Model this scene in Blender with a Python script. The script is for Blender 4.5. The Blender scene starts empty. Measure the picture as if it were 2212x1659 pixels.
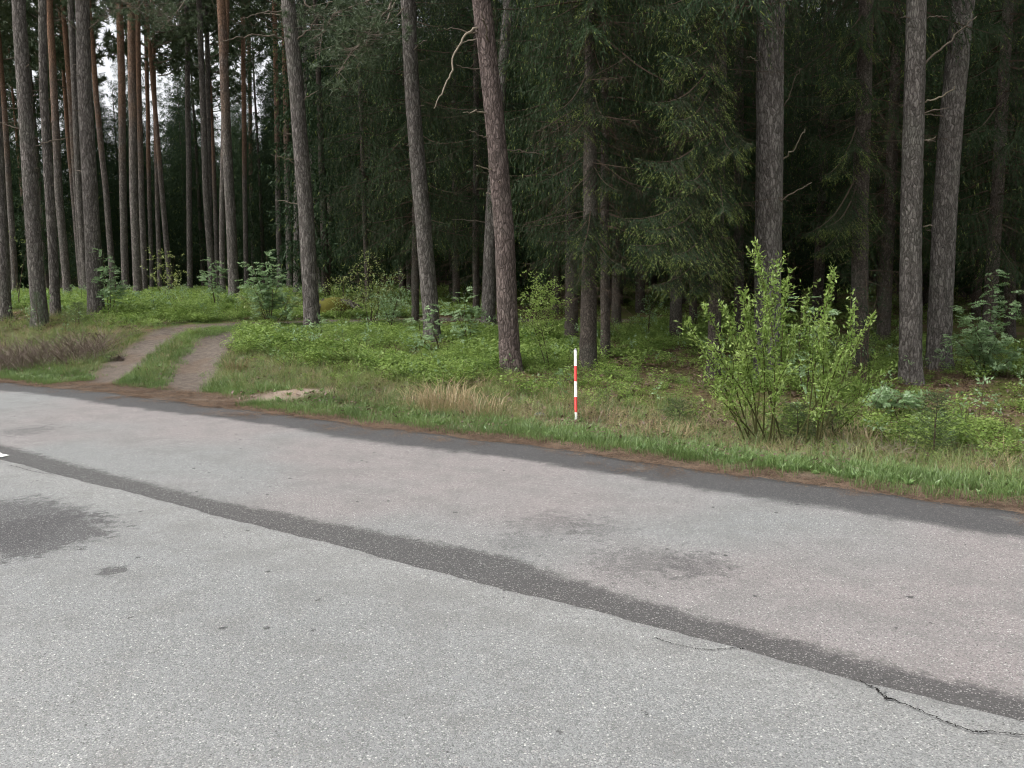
import bpy, math, random
import numpy as np
from mathutils import Matrix, Vector

# ------------------------------------------------------------------ camera, sky, sun, exposure
SC = bpy.context.scene
COL = SC.collection
F = 1840.0                       # focal length in units of a 2212 x 1659 picture
CAMH, PITCH, ROLL = 1.6, 7.1, -0.7
cam_d = bpy.data.cameras.new('camera')
cam = bpy.data.objects.new('camera', cam_d)
COL.objects.link(cam)
cam_d.sensor_width = 36.0
cam_d.lens = 36.0 * F / 2212.0
cam_d.clip_start = 0.05
cam_d.clip_end = 2000
CAMR = Matrix.Rotation(math.radians(90 - PITCH), 3, 'X') @ Matrix.Rotation(math.radians(ROLL), 3, 'Z')
cam.matrix_world = Matrix.Translation((0, 0, CAMH)) @ CAMR.to_4x4()
SC.camera = cam

SUN_EL, SUN_AZ = 56.0, 250.0     # azimuth clockwise from +Y
world = bpy.data.worlds.new('World')
SC.world = world
world.use_nodes = True
wn = world.node_tree
wn.nodes.clear()
sky = wn.nodes.new('ShaderNodeTexSky')
sky.sky_type = 'NISHITA'
sky.sun_disc = False
sky.sun_elevation = math.radians(SUN_EL)
sky.sun_rotation = math.radians(SUN_AZ)
sky.air_density = 1.0
sky.dust_density = 4.0
sky.ozone_density = 1.0
hs = wn.nodes.new('ShaderNodeHueSaturation')
hs.inputs['Saturation'].default_value = 0.14
bgn = wn.nodes.new('ShaderNodeBackground')
bgn.inputs['Strength'].default_value = 0.13
won = wn.nodes.new('ShaderNodeOutputWorld')
wn.links.new(sky.outputs[0], hs.inputs['Color'])
wn.links.new(hs.outputs[0], bgn.inputs['Color'])
wn.links.new(bgn.outputs[0], won.inputs['Surface'])

sun_d = bpy.data.lights.new('sun', 'SUN')
sun_d.energy = 1.2
sun_d.angle = math.radians(25)
sun_d.color = (1.0, 0.97, 0.92)
sun = bpy.data.objects.new('sun', sun_d)
COL.objects.link(sun)
_az, _el = math.radians(SUN_AZ), math.radians(SUN_EL)
sdir = Vector((math.sin(_az) * math.cos(_el), math.cos(_az) * math.cos(_el), math.sin(_el)))
sun.rotation_euler = sdir.to_track_quat('Z', 'Y').to_euler()

SC.view_settings.view_transform = 'Standard'
SC.view_settings.look = 'None'
SC.view_settings.gamma = 1.0
SC.view_settings.use_curve_mapping = False
SC.view_settings.exposure = 1.1
cy = SC.cycles
cy.max_bounces = 4
cy.diffuse_bounces = 3
cy.glossy_bounces = 2
cy.transmission_bounces = 3
cy.transparent_max_bounces = 4
cy.sample_clamp_indirect = 4.0
cy.use_denoising = True
cy.filter_width = 1.1
cy.use_adaptive_sampling = True
cy.adaptive_threshold = 0.04

rng = np.random.default_rng(7)
random.seed(7)

# ------------------------------------------------------------------ the lie of the land
UA = math.radians(53.6)
UX, UY = -math.sin(UA), math.cos(UA)       # along the road, away to the left
VX, VY = math.cos(UA), math.sin(UA)        # across the road, into the forest
SEAM = 3.37


def edge_d(s):
    return np.interp(s, [-60, 0, 4.5, 9, 12, 15, 30, 160], [6.45, 6.46, 6.57, 6.5, 6.46, 6.24, 5.9, 5.9]) + 0.02 * np.sin(s * 1.7) + 0.015 * np.sin(s * 4.3 + 1)


def sd(x, y):
    return UX * x + UY * y, VX * x + VY * y


def xy(s, d):
    return UX * s + VX * d, UY * s + VY * d


def sstep(a, b, x):
    t = np.clip((x - a) / (b - a), 0, 1)
    return t * t * (3 - 2 * t)


def wav(x, y, k, seed):
    r = np.random.default_rng(seed)
    o = 0 * x
    for i in range(5):
        a = r.uniform(0, 6.28)
        f = k * r.uniform(.6, 1.6)
        o = o + np.sin((x * math.cos(a) + y * math.sin(a)) * f + r.uniform(0, 6.28))
    return o / 5


RUTS = [[(-5.9, 12.0), (-6.6, 13.3), (-6.9, 15.4), (-7.05, 17.3), (-6.9, 18.7), (-6.0, 19.9), (-4.2, 21.2), (-1.5, 22.6), (3, 24)],
        [(-4.4, 11.0), (-5.05, 13.0), (-5.55, 15.2), (-5.8, 16.9), (-5.65, 17.9), (-5.0, 18.7), (-3.5, 19.9), (-1.0, 21.3), (3, 22.6)]]


def poly_dist(x, y, P):
    best = np.full(np.shape(x), 1e9)
    for (ax, ay), (bx, by) in zip(P[:-1], P[1:]):
        dx, dy = bx - ax, by - ay
        t = np.clip(((x - ax) * dx + (y - ay) * dy) / (dx * dx + dy * dy), 0, 1)
        best = np.minimum(best, np.hypot(x - ax - t * dx, y - ay - t * dy))
    return best


def height(x, y):
    x = np.asarray(x, float)
    y = np.asarray(y, float)
    s, d = sd(x, y)
    lin = -0.25 + (s - 4) * 0.07
    top = 1.05
    k = 0.12
    full = -k * np.log(np.exp(-np.clip(lin, -6, 8) / k) + math.exp(-top / k))
    full = np.maximum(full, -0.32) + 0.022 * np.clip(d - 15, 0, 30) * sstep(18, 8, s)
    ramp = sstep(6.75, 10.2, d)
    h = full * ramp
    e = d - edge_d(s)
    h = h + np.where(e > 0.25, 1, 0) * (0.05 * wav(x, y, 1.1, 3) + 0.025 * wav(x, y, 3.2, 4)) * sstep(0.25, 1.6, e)
    rd = np.minimum(poly_dist(x, y, RUTS[0]), poly_dist(x, y, RUTS[1]))
    h = h - 0.07 * np.exp(-(rd / 0.36) ** 2) * sstep(0.2, 1.6, e) * sstep(19.5, 17.0, y)
    # low swelling on the bank beside the track
    h = h + 0.10 * np.exp(-((x + 3.2) ** 2 / 2.0 + (y - 17.0) ** 2 / 2.5))
    # bank of dug sand beside the mouth of the track
    h = h + 0.025 * np.exp(-((x + 2.95) ** 2 / 0.35 + (y - 11.75) ** 2 / 0.10))
    under = (e < -0.02)
    h = np.where(e < 0.0, -0.06, np.where(e < 0.25, -0.012 + 0.0 * h, h))
    return h


def ray(px, py):
    v = CAMR @ Vector(((px - 1106) / F, -(py - 829.5) / F, -1.0))
    return np.array(v)


def at(px, py, Y):
    """point seen at (px, py) of the photograph that lies Y metres ahead"""
    v = ray(px, py)
    t = Y / v[1]
    return np.array([v[0] * t, Y, CAMH + v[2] * t])


def hit(px, py):
    """where the line of sight through (px, py) meets the ground"""
    v = ray(px, py)
    t = np.arange(2.0, 70.0, 0.02)
    z = CAMH + v[2] * t
    g = height(v[0] * t, v[1] * t)
    i = np.argmax(z < g)
    if not (z < g).any():
        i = len(t) - 1
    return np.array([v[0] * t[i], v[1] * t[i], float(g[i])])


def gz(x, y):
    return float(height(np.array([x]), np.array([y]))[0])


# ------------------------------------------------------------------ node helpers
class NT:
    def __init__(self, name):
        self.m = bpy.data.materials.new(name)
        self.m.use_nodes = True
        self.t = self.m.node_tree
        self.t.nodes.clear()
        self.out = self.t.nodes.new('ShaderNodeOutputMaterial')

    def n(self, ty, **kw):
        o = self.t.nodes.new('ShaderNode' + ty)
        for k, v in kw.items():
            if hasattr(o, k) and not k.startswith('i_'):
                setattr(o, k, v)
        return o

    def put(self, sock, v):
        if hasattr(v, 'is_output') or isinstance(v, bpy.types.NodeSocket):
            self.t.links.new(v, sock)
        elif v is not None:
            if isinstance(v, tuple) and len(v) == 3 and sock.type == 'RGBA':
                v = v + (1,)
            sock.default_value = v

    def math(self, op, a, b=None, c=None, clamp=False):
        o = self.n('Math', operation=op, use_clamp=clamp)
        self.put(o.inputs[0], a)
        if b is not None:
            self.put(o.inputs[1], b)
        if c is not None:
            self.put(o.inputs[2], c)
        return o.outputs[0]

    def mix(self, f, a, b, blend='MIX'):
        o = self.n('Mix', data_type='RGBA', blend_type=blend)
        self.put(o.inputs[0], f)
        self.put(o.inputs[6], a)
        self.put(o.inputs[7], b)
        return o.outputs[2]

    def step(self, x, a, b):
        o = self.n('MapRange', interpolation_type='SMOOTHSTEP')
        self.put(o.inputs[0], x)
        self.put(o.inputs[1], a)
        self.put(o.inputs[2], b)
        return o.outputs[0]

    def coord(self, which='Object'):
        return self.n('TexCoord').outputs[which]

    def mapv(self, v, scale=(1, 1, 1), loc=(0, 0, 0)):
        o = self.n('Mapping')
        self.put(o.inputs[0], v)
        self.put(o.inputs[1], loc)
        o.inputs[3].default_value = scale
        return o.outputs[0]

    def noise(self, v, scale, detail=3, rough=.55, dim='3D'):
        o = self.n('TexNoise')
        self.put(o.inputs['Vector'], v)
        o.inputs['Scale'].default_value = scale
        o.inputs['Detail'].default_value = detail
        o.inputs['Roughness'].default_value = rough
        return o.outputs[0]

    def voro(self, v, scale, feature='F1', out='Distance', rnd=1.0):
        o = self.n('TexVoronoi', feature=feature)
        self.put(o.inputs['Vector'], v)
        o.inputs['Scale'].default_value = scale
        o.inputs['Randomness'].default_value = rnd
        return o.outputs[out]

    def attr(self, name, out='Fac', ty='GEOMETRY'):
        o = self.n('Attribute', attribute_type=ty)
        o.attribute_name = name
        return o.outputs[out]

    def rnd(self):
        return self.n('ObjectInfo').outputs['Random']

    def bump(self, h, strength, dist, normal=None):
        o = self.n('Bump')
        o.inputs['Strength'].default_value = strength
        o.inputs['Distance'].default_value = dist
        self.put(o.inputs['Height'], h)
        if normal is not None:
            self.put(o.inputs['Normal'], normal)
        return o.outputs[0]

    def surf(self, col, rough=.9, normal=None, spec=.2):
        o = self.n('BsdfPrincipled')
        self.put(o.inputs['Base Color'], col)
        self.put(o.inputs['Roughness'], rough)
        o.inputs['Specular IOR Level'].default_value = spec
        if normal is not None:
            self.put(o.inputs['Normal'], normal)
        self.t.links.new(o.outputs[0], self.out.inputs[0])
        return self.m

    def leaf(self, col, trans=.35, gloss=.06, tcol=None):
        d = self.n('BsdfDiffuse')
        self.put(d.inputs[0], col)
        t = self.n('BsdfTranslucent')
        self.put(t.inputs[0], tcol if tcol is not None else col)
        m = self.n('MixShader')
        m.inputs[0].default_value = trans
        self.t.links.new(d.outputs[0], m.inputs[1])
        self.t.links.new(t.outputs[0], m.inputs[2])
        last = m.outputs[0]
        if gloss > 0:
            g = self.n('BsdfGlossy')
            g.inputs['Roughness'].default_value = .45
            g.inputs[0].default_value = (.8, .8, .8, 1)
            m2 = self.n('MixShader')
            m2.inputs[0].default_value = gloss
            self.t.links.new(last, m2.inputs[1])
            self.t.links.new(g.outputs[0], m2.inputs[2])
            last = m2.outputs[0]
        self.t.links.new(last, self.out.inputs[0])
        return self.m


def mat_plain(name, col, rough=.8, spec=.2):
    q = NT(name)
    v = q.coord()
    n = q.noise(v, 14, 4)
    c = q.mix(n, tuple(c * .7 for c in col), tuple(min(1, c * 1.25) for c in col))
    return q.surf(c, rough, q.bump(n, .4, .01), spec)


def mat_leaf(name, dark, light, young=None, trans=.3, gloss=.05, scale=1.5):
    """leaf colour: random from plant to plant and from place to place, young shoots by the 'tint' attribute"""
    q = NT(name)
    p = q.n('NewGeometry').outputs['Position']
    n = q.noise(p, scale, 3)
    rr = q.n('NewGeometry').outputs['Random Per Island']
    f = q.math('ADD', q.math('MULTIPLY', n, .75), q.math('MULTIPLY', q.math('ADD', rr, q.rnd()), .25))
    f = q.step(f, .3, .85)
    c = q.mix(f, dark, light)
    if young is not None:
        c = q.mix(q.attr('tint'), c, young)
    return q.leaf(c, trans, gloss)


def mat_bark(name, low, high, orange=None, z0=6, z1=11, fiss=(.035, .03, .027), scale=24, lichen=.25, stretch=.26):
    q = NT(name)
    v = q.coord()
    off = q.n('VectorMath', operation='ADD')
    q.put(off.inputs[0], v)
    cr = q.n('CombineXYZ')
    rn = q.math('MULTIPLY', q.rnd(), 37.0)
    for i in range(3):
        q.put(cr.inputs[i], rn)
    q.put(off.inputs[1], cr.outputs[0])
    vv = off.outputs[0]
    wob = q.n('TexNoise')
    q.put(wob.inputs['Vector'], vv)
    wob.inputs['Scale'].default_value = 7
    va = q.n('VectorMath', operation='SCALE')
    q.put(va.inputs[0], wob.outputs['Color'])
    va.inputs['Scale'].default_value = .09
    vb = q.n('VectorMath', operation='ADD')
    q.put(vb.inputs[0], vv)
    q.put(vb.inputs[1], va.outputs[0])
    vm = q.mapv(vb.outputs[0], (1, 1, stretch))
    ed = q.voro(vm, scale, 'DISTANCE_TO_EDGE', 'Distance')
    plate = q.step(ed, -.02, .22)
    pc = q.n('TexVoronoi', feature='F1')
    q.put(pc.inputs['Vector'], vm)
    pc.inputs['Scale'].default_value = scale
    sepc = q.n('SeparateColor')
    q.put(sepc.inputs[0], pc.outputs['Color'])
    n1 = q.noise(q.mapv(vb.outputs[0], (1, 1, stretch * .8)), scale * 1.5, 6, .72)
    n3 = q.noise(q.mapv(vv, (1, 1, .5)), scale * 4.5, 3, .7)
    n2 = q.noise(vv, 1.3, 4, .6)
    mixf = q.math('ADD', q.math('MULTIPLY', sepc.outputs[0], .28), q.math('MULTIPLY', n1, .62))
    mixf = q.step(q.math('ADD', mixf, q.math('MULTIPLY', q.math('SUBTRACT', n3, .5), .5)), .22, .72)
    base = q.mix(mixf, low, high)
    # pale flakes, weathered grey and lichen in patches
    base = q.mix(q.math('MULTIPLY', q.step(n3, .60, .72), .4), base, tuple(min(1, c * 1.5) for c in high))
    base = q.mix(q.math('MULTIPLY', q.step(n2, .46, .70), lichen), base, (.17, .18, .145))
    if orange is not None:
        sp = q.n('SeparateXYZ')
        q.put(sp.inputs[0], v)
        zz = q.math('ADD', sp.outputs[2], q.math('MULTIPLY', q.math('SUBTRACT', n2, .5), 7.0))
        base = q.mix(q.math('MULTIPLY', q.step(zz, z0, z1), .85), base, q.mix(n1, tuple(c * .55 for c in orange), orange))
    c = q.mix(q.math('ADD', q.math('MULTIPLY', plate, .62), .38), fiss, base)
    hh = q.math('ADD', q.math('MULTIPLY', plate, .5), q.math('ADD', q.math('MULTIPLY', n1, .5), q.math('MULTIPLY', n3, .25)))
    return q.surf(c, .95, q.bump(hh, .9, .03), .08)


# ------------------------------------------------------------------ mesh helpers
def tag(o, label=None, cat=None, group=None, kind=None):
    if label:
        o['label'] = label
    if cat:
        o['category'] = cat
    if group:
        o['group'] = group
    if kind:
        o['kind'] = kind
    return o


def link(o, parent=None):
    COL.objects.link(o)
    if parent is not None:
        o.parent = parent
    return o


def empty(name, loc, label, cat, group=None):
    o = bpy.data.objects.new(name, None)
    o.empty_display_size = .2
    o.location = loc
    link(o)
    return tag(o, label, cat, group)


def mesh_from(name, V, polys, mats, midx=None, tint=None, smooth=True):
    """polys: (n,3) or (n,4) index array, or a list of such"""
    me = bpy.data.meshes.new(name)
    if not isinstance(polys, list):
        polys = [polys]
    V = np.asarray(V, np.float32)
    me.vertices.add(len(V))
    me.vertices.foreach_set('co', V.ravel())
    loops = np.concatenate([np.asarray(p, np.int32).ravel() for p in polys])
    starts, o = [], 0
    for p in polys:
        p = np.asarray(p)
        starts.append(o + np.arange(len(p)) * p.shape[1])
        o += p.size
    starts = np.concatenate(starts).astype(np.int32)
    me.loops.add(len(loops))
    me.loops.foreach_set('vertex_index', loops)
    me.polygons.add(len(starts))
    me.polygons.foreach_set('loop_start', starts)
    for m in mats:
        me.materials.append(m)
    if midx is not None:
        me.polygons.foreach_set('material_index', np.asarray(midx, np.int32))
    me.update(calc_edges=True)
    if not smooth:
        me.polygons.foreach_set('use_smooth', np.zeros(len(starts), bool))
    if tint is not None:
        a = me.attributes.new('tint', 'FLOAT', 'POINT')
        a.data.foreach_set('value', np.asarray(tint, np.float32))
    return me


def mesh_obj(name, me, parent=None, loc=(0, 0, 0)):
    o = bpy.data.objects.new(name, me)
    o.location = loc
    return link(o, parent)


def tube(P, R, n=8, noise=None, cap=True):
    """quad tube along points P with radii R; returns verts, quads, tris"""
    P = np.asarray(P, float)
    R = np.asarray(R, float)
    m = len(P)
    T = np.gradient(P, axis=0)
    T /= np.linalg.norm(T, axis=1)[:, None] + 1e-9
    ref = np.array([1., 0, 0]) if abs(T[0][0]) < .8 else np.array([0, 1., 0])
    A = ref - (T @ ref)[:, None] * T
    A /= np.linalg.norm(A, axis=1)[:, None] + 1e-9
    B = np.cross(T, A)
    th = np.arange(n) * 2 * math.pi / n
    rr = np.ones((m, n)) if noise is None else noise
    V = P[:, None, :] + (R[:, None] * rr)[..., None] * (np.cos(th)[None, :, None] * A[:, None, :] + np.sin(th)[None, :, None] * B[:, None, :])
    V = V.reshape(-1, 3)
    i = np.arange(m - 1)[:, None] * n
    j = np.arange(n)[None, :]
    j2 = (j + 1) % n
    Q = np.stack([i + j, i + j2, i + n + j2, i + n + j], -1).reshape(-1, 4)
    tris = np.zeros((0, 3), int)
    if cap:
        V = np.vstack([V, P[-1:] + T[-1:] * R[-1] * .6])
        e = (m - 1) * n
        tris = np.array([[e + k, e + (k + 1) % n, len(V) - 1] for k in range(n)])
    return V, Q, tris


class Soup:
    """loose triangles with a tint and a material index each"""
    def __init__(self):
        self.T, self.tint, self.mi = [], [], []

    def add(self, tri, tint=0., mi=0):
        n = len(tri)
        self.T.append(np.asarray(tri, np.float32))
        self.tint.append(np.broadcast_to(np.asarray(tint, np.float32), (n,)))
        self.mi.append(np.full(n, mi, np.int32))

    def add_tube(self, P, R, n=4, mi=1):
        V, Q, C = tube(P, R, n)
        self.add(V[Q[:, [0, 1, 2]]], 0, mi)
        self.add(V[Q[:, [0, 2, 3]]], 0, mi)
        if len(C):
            self.add(V[C], 0, mi)

    def arrays(self):
        return np.concatenate(self.T), np.concatenate(self.tint), np.concatenate(self.mi)

    def mesh(self, name, mats):
        T, t, m = self.arrays()
        return mesh_from(name, T.reshape(-1, 3), np.arange(len(T) * 3).reshape(-1, 3), mats, m, np.repeat(t, 3))


def unit(v):
    return v / (np.linalg.norm(v, axis=-1, keepdims=True) + 1e-9)


def rotz(a):
    c, s = math.cos(a), math.sin(a)
    return np.array([[c, -s, 0], [s, c, 0], [0, 0, 1.]])


def roty(a):
    c, s = math.cos(a), math.sin(a)
    return np.array([[c, 0, s], [0, 1, 0], [-s, 0, c]])


# ------------------------------------------------------------------ materials
M = {}
M['pine'] = mat_bark('pine_bark_grey', (.078, .070, .063), (.24, .218, .20), None)
M['pine_orange'] = mat_bark('pine_bark_orange', (.085, .076, .069), (.255, .23, .21), (.34, .195, .12), 4.2, 10.5, scale=26)
M['pine_red'] = mat_bark('pine_bark_red', (.08, .061, .055), (.225, .178, .162), None, lichen=.1)
M['spruce'] = mat_bark('spruce_bark', (.06, .05, .042), (.16, .135, .115), None, scale=34, stretch=.5, lichen=.35)
M['dead'] = mat_plain('dead_wood', (.14, .115, .09))
M['dead_pale'] = mat_plain('bare_grey_wood', (.24, .205, .155))
M['twig'] = mat_plain('twig_brown', (.07, .05, .035))
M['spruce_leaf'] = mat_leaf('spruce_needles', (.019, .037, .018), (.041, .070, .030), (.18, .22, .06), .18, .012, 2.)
M['seedling'] = mat_leaf('seedling_needles', (.05, .075, .03), (.10, .13, .05), (.17, .21, .07), .2, .03, 3.)
M['pine_leaf'] = mat_leaf('pine_needles', (.05, .075, .04), (.10, .135, .07), None, .18, .03, 1.)
M['bilberry'] = mat_leaf('bilberry_leaves', (.085, .15, .03), (.25, .35, .085), None, .38, .03, 2.6)
M['moss'] = mat_plain('moss', (.10, .095, .018), .95)
M['grass'] = mat_leaf('grass_blades', (.085, .14, .04), (.185, .275, .085), None, .35, .04, 1.3)
M['grass_olive'] = mat_leaf('grass_olive', (.11, .14, .04), (.22, .25, .085), None, .3, .04, .9)
M['dry'] = mat_leaf('dry_grass', (.22, .165, .085), (.42, .33, .19), None, .25, .04, 1.2)
M['needle'] = mat_leaf('fallen_needles', (.08, .055, .038), (.215, .15, .107), None, 0, .02, 9.)
M['willow'] = mat_leaf('willow_leaves', (.18, .285, .055), (.38, .49, .15), None, .45, .035, 3.)
M['rowan'] = mat_leaf('rowan_leaves', (.13, .22, .09), (.27, .39, .19), None, .42, .05, 3.)
M['yellow_leaf'] = mat_leaf('young_yellow_leaves', (.14, .19, .05), (.28, .33, .11), None, .35, .04, 3.)
M['weed'] = mat_leaf('weed_leaves', (.10, .19, .05), (.20, .31, .10), None, .3, .05, 3.)
M['stem'] = mat_plain('willow_stem', (.085, .085, .03))
M['brush'] = mat_plain('dead_stems', (.18, .14, .115))
M['deadleaf'] = mat_leaf('fallen_leaves', (.06, .04, .028), (.15, .10, .07), None, .05, .04, 5.)
M['ash'] = mat_plain('dead_root', (.10, .085, .072))


def mat_ground():
    q = NT('forest_floor')
    v = q.coord()
    e = q.attr('edge')
    rd = q.attr('rut')
    sand = q.attr('sand')
    n1 = q.noise(v, 1.2, 5, .6)
    n2 = q.noise(v, 9, 5, .65)
    n3 = q.noise(v, 55, 4, .7)
    litter = q.mix(q.step(n2, .3, .7), (.075, .05, .03), (.15, .105, .06))
    moss = q.mix(n2, (.05, .062, .016), (.10, .115, .03))
    c = q.mix(q.step(n1, .40, .56), litter, moss)
    soil = q.mix(n2, (.095, .08, .05), (.15, .13, .075))
    c = q.mix(q.step(q.math('ADD', e, q.math('MULTIPLY', n1, 1.5)), 4.2, 2.6), c, soil)
    needles = q.mix(q.step(q.math('ADD', q.math('MULTIPLY', n3, .6), q.math('MULTIPLY', n2, .4)), .38, .62), (.05, .039, .030), (.185, .138, .10))
    ew = q.math('ADD', e, q.math('MULTIPLY', q.math('SUBTRACT', n1, .5), .5))
    c = q.mix(q.step(ew, .46, .22), c, needles)
    dirt = q.mix(q.step(q.math('ADD', q.math('MULTIPLY', n2, .55), q.math('MULTIPLY', n3, .45)), .32, .68), (.075, .062, .052), (.165, .138, .116))
    dirt = q.mix(q.math('MULTIPLY', q.step(n1, .5, .65), .4), dirt, (.13, .09, .062))
    rw = q.math('ADD', rd, q.math('MULTIPLY', q.math('SUBTRACT', n2, .5), .36))
    c = q.mix(q.step(rw, .54, .28), c, dirt)
    sw = q.math('ADD', sand, q.math('ADD', q.math('MULTIPLY', q.math('SUBTRACT', n2, .5), 1.1), q.math('MULTIPLY', q.math('SUBTRACT', n3, .5), .8)))
    c = q.mix(q.step(sw, .40, .80), c, q.mix(n3, (.17, .13, .10), (.33, .265, .215)))
    h = q.math('ADD', q.math('MULTIPLY', n2, .6), q.math('MULTIPLY', n3, .4))
    return q.surf(c, .95, q.bump(h, .9, .03), .1)


def mat_asphalt():
    q = NT('asphalt')
    v = q.coord()
    sp = q.n('SeparateXYZ')
    q.put(sp.inputs[0], v)
    X, Y = sp.outputs[0], sp.outputs[1]
    d = q.math('ADD', q.math('MULTIPLY', X, VX), q.math('MULTIPLY', Y, VY))
    s = q.math('ADD', q.math('MULTIPLY', X, UX), q.math('MULTIPLY', Y, UY))
    near = q.attr('near')
    # stones set in the binder
    vo = q.n('TexVoronoi', feature='F1')
    q.put(vo.inputs['Vector'], v)
    vo.inputs['Scale'].default_value = 185
    sc = q.n('SeparateColor')
    q.put(sc.inputs[0], vo.outputs['Color'])
    stone = sc.outputs[0]
    tone = sc.outputs[1]
    vo2 = q.n('TexVoronoi', feature='F1')
    q.put(vo2.inputs['Vector'], v)
    vo2.inputs['Scale'].default_value = 100
    sc2 = q.n('SeparateColor')
    q.put(sc2.inputs[0], vo2.outputs['Color'])
    fine = q.noise(v, 260, 2, .7)
    big = q.noise(v, .55, 4, .6)
    mid = q.noise(v, 3.2, 5, .65)
    mid2 = q.noise(v, 12, 4, .7)
    sv = q.n('CombineXYZ')
    q.put(sv.inputs[0], q.math('MULTIPLY', s, .22))
    q.put(sv.inputs[1], q.math('MULTIPLY', d, 1.9))
    streak = q.noise(sv.outputs[0], 1.0, 4, .6)
    base = q.mix(q.math('ADD', q.math('MULTIPLY', big, .5), q.math('MULTIPLY', streak, .5)), (.172, .177, .175), (.288, .294, .291))
    lip = q.math('MULTIPLY', q.step(d, SEAM - .75, SEAM - .05), near)
    base = q.mix(q.math('MULTIPLY', lip, .4), base, (.29, .287, .275))
    # broad pink colour cast of the lens, painted into the far lane's asphalt
    pk = q.math('MULTIPLY', q.step(q.noise(q.mapv(v, (1, 1, 1), (3.1, 8.7, 0)), .35, 2), .35, .6), q.math('SUBTRACT', 1.0, near))
    base = q.mix(q.math('MULTIPLY', pk, .7), base, (.262, .222, .217))
    st = q.step(q.math('ADD', stone, q.math('MULTIPLY', tone, .0)), .0, 1.0)
    base = q.mix(q.math('MULTIPLY', q.step(stone, .55, .05), .62), base, (.09, .09, .088))
    dens = q.math('ADD', .3, q.math('MULTIPLY', q.step(mid, .35, .65), .35))
    base = q.mix(q.math('MULTIPLY', q.step(stone, .84, .96), dens), base, (.50, .49, .465))
    big_st = q.math('MULTIPLY', q.step(sc2.outputs[0], .88, .93), q.step(vo2.outputs['Distance'], .52, .30))
    base = q.mix(q.math('MULTIPLY', big_st, .75), base, q.mix(sc2.outputs[1], (.22, .20, .185), (.72, .71, .67)))
    pit = q.math('MULTIPLY', q.step(sc2.outputs[2], .955, .975), q.step(vo2.outputs['Distance'], .5, .3))
    base = q.mix(q.math('MULTIPLY', pit, .75), base, (.05, .05, .049))
    base = q.mix(q.math('MULTIPLY', q.step(fine, .55, .3), .35), base, (.09, .09, .09))
    # slow mottling
    base = q.mix(q.math('MULTIPLY', q.step(q.math('ADD', q.math('MULTIPLY', mid, .6), q.math('MULTIPLY', streak, .4)), .43, .62), .42), base, (.135, .133, .128))

    def dark(fac, keep, col):
        """bitumen over the stones: the stones still show here and there"""
        f = q.math('MULTIPLY', fac, q.math('SUBTRACT', 1.0, q.math('MULTIPLY', q.step(stone, .86, .97), keep)))
        return q.mix(f, base, q.mix(q.math('ADD', q.math('MULTIPLY', stone, .6), q.math('MULTIPLY', fine, .4)), tuple(c * .62 for c in col), tuple(c * 1.35 for c in col)))
    # bitumen bleeding out along the joint between the lanes
    dj = q.math('SUBTRACT', d, SEAM)
    dj = q.math('ADD', dj, q.math('ADD', .02, q.math('ADD', q.math('MULTIPLY', q.math('SUBTRACT', mid2, .5), .22), q.math('MULTIPLY', q.math('SUBTRACT', mid, .5), .16))))
    fj = q.math('MULTIPLY', q.step(q.math('SUBTRACT', dj, q.attr('joint')), .07, -.05), q.math('SUBTRACT', 1.0, near))
    base = dark(q.math('MULTIPLY', fj, .92), .75, (.066, .064, .063))
    # strip of finer, darker asphalt along the far edge
    de = q.math('ADD', q.attr('edge'), q.math('MULTIPLY', q.math('SUBTRACT', mid, .5), .26))
    de = q.math('ADD', de, q.math('MULTIPLY', q.math('SUBTRACT', mid2, .5), .12))
    fe = q.math('MULTIPLY', q.step(q.math('ADD', de, q.attr('strip')), -.10, .08), .93)
    base = dark(fe, .3, (.058, .057, .058))
    # light wear inside the dark strip
    wr = q.math('MULTIPLY', q.math('MULTIPLY', fe, q.step(q.noise(q.mapv(v, (1, 1, 1), (9, 2, 0)), 1.7, 5, .7), .60, .72)), .55)
    base = q.mix(wr, base, (.19, .185, .175))
    # oil stains and tar spots
    for (cx, cyy, r, a) in STAINS:
        dx = q.math('SUBTRACT', X, cx)
        dy = q.math('SUBTRACT', Y, cyy)
        rr = q.math('SQRT', q.math('ADD', q.math('MULTIPLY', dx, dx), q.math('MULTIPLY', dy, dy)))
        k = 1.0 if a > .7 else 2.2
        rr = q.math('ADD', rr, q.math('MULTIPLY', q.math('SUBTRACT', mid, .5), r * .8 * k))
        rr = q.math('ADD', rr, q.math('MULTIPLY', q.math('SUBTRACT', mid2, .5), min(r, .4) * 1.9 * k))
        base = dark(q.math('MULTIPLY', q.step(rr, r * 1.12, r * (.8 if a > .7 else .3)), a), .8, (.068, .066, .067))
    spots = q.n('TexVoronoi', feature='F1')
    q.put(spots.inputs['Vector'], v)
    spots.inputs['Scale'].default_value = 5.5
    ssc = q.n('SeparateColor')
    q.put(ssc.inputs[0], spots.outputs['Color'])
    sd_ = q.math('ADD', spots.outputs['Distance'], q.math('MULTIPLY', q.math('SUBTRACT', q.noise(v, 40, 2), .5), .3))
    fs = q.math('MULTIPLY', q.step(ssc.outputs[0], .45, .55), q.step(sd_, .10, .05))
    base = dark(q.math('MULTIPLY', fs, .9), .2, (.05, .05, .05))
    hb = q.math('ADD', q.math('MULTIPLY', vo.outputs['Distance'], -.6), q.math('MULTIPLY', fine, .5))
    return q.surf(base, .82, q.bump(hb, .55, .006), .25)


# ------------------------------------------------------------------ ground sheet
def axis(parts):
    out = []
    for a, b, st in parts:
        out.append(np.arange(a, b, st))
    out.append(np.array([parts[-1][1]]))
    return np.concatenate(out)


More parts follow.
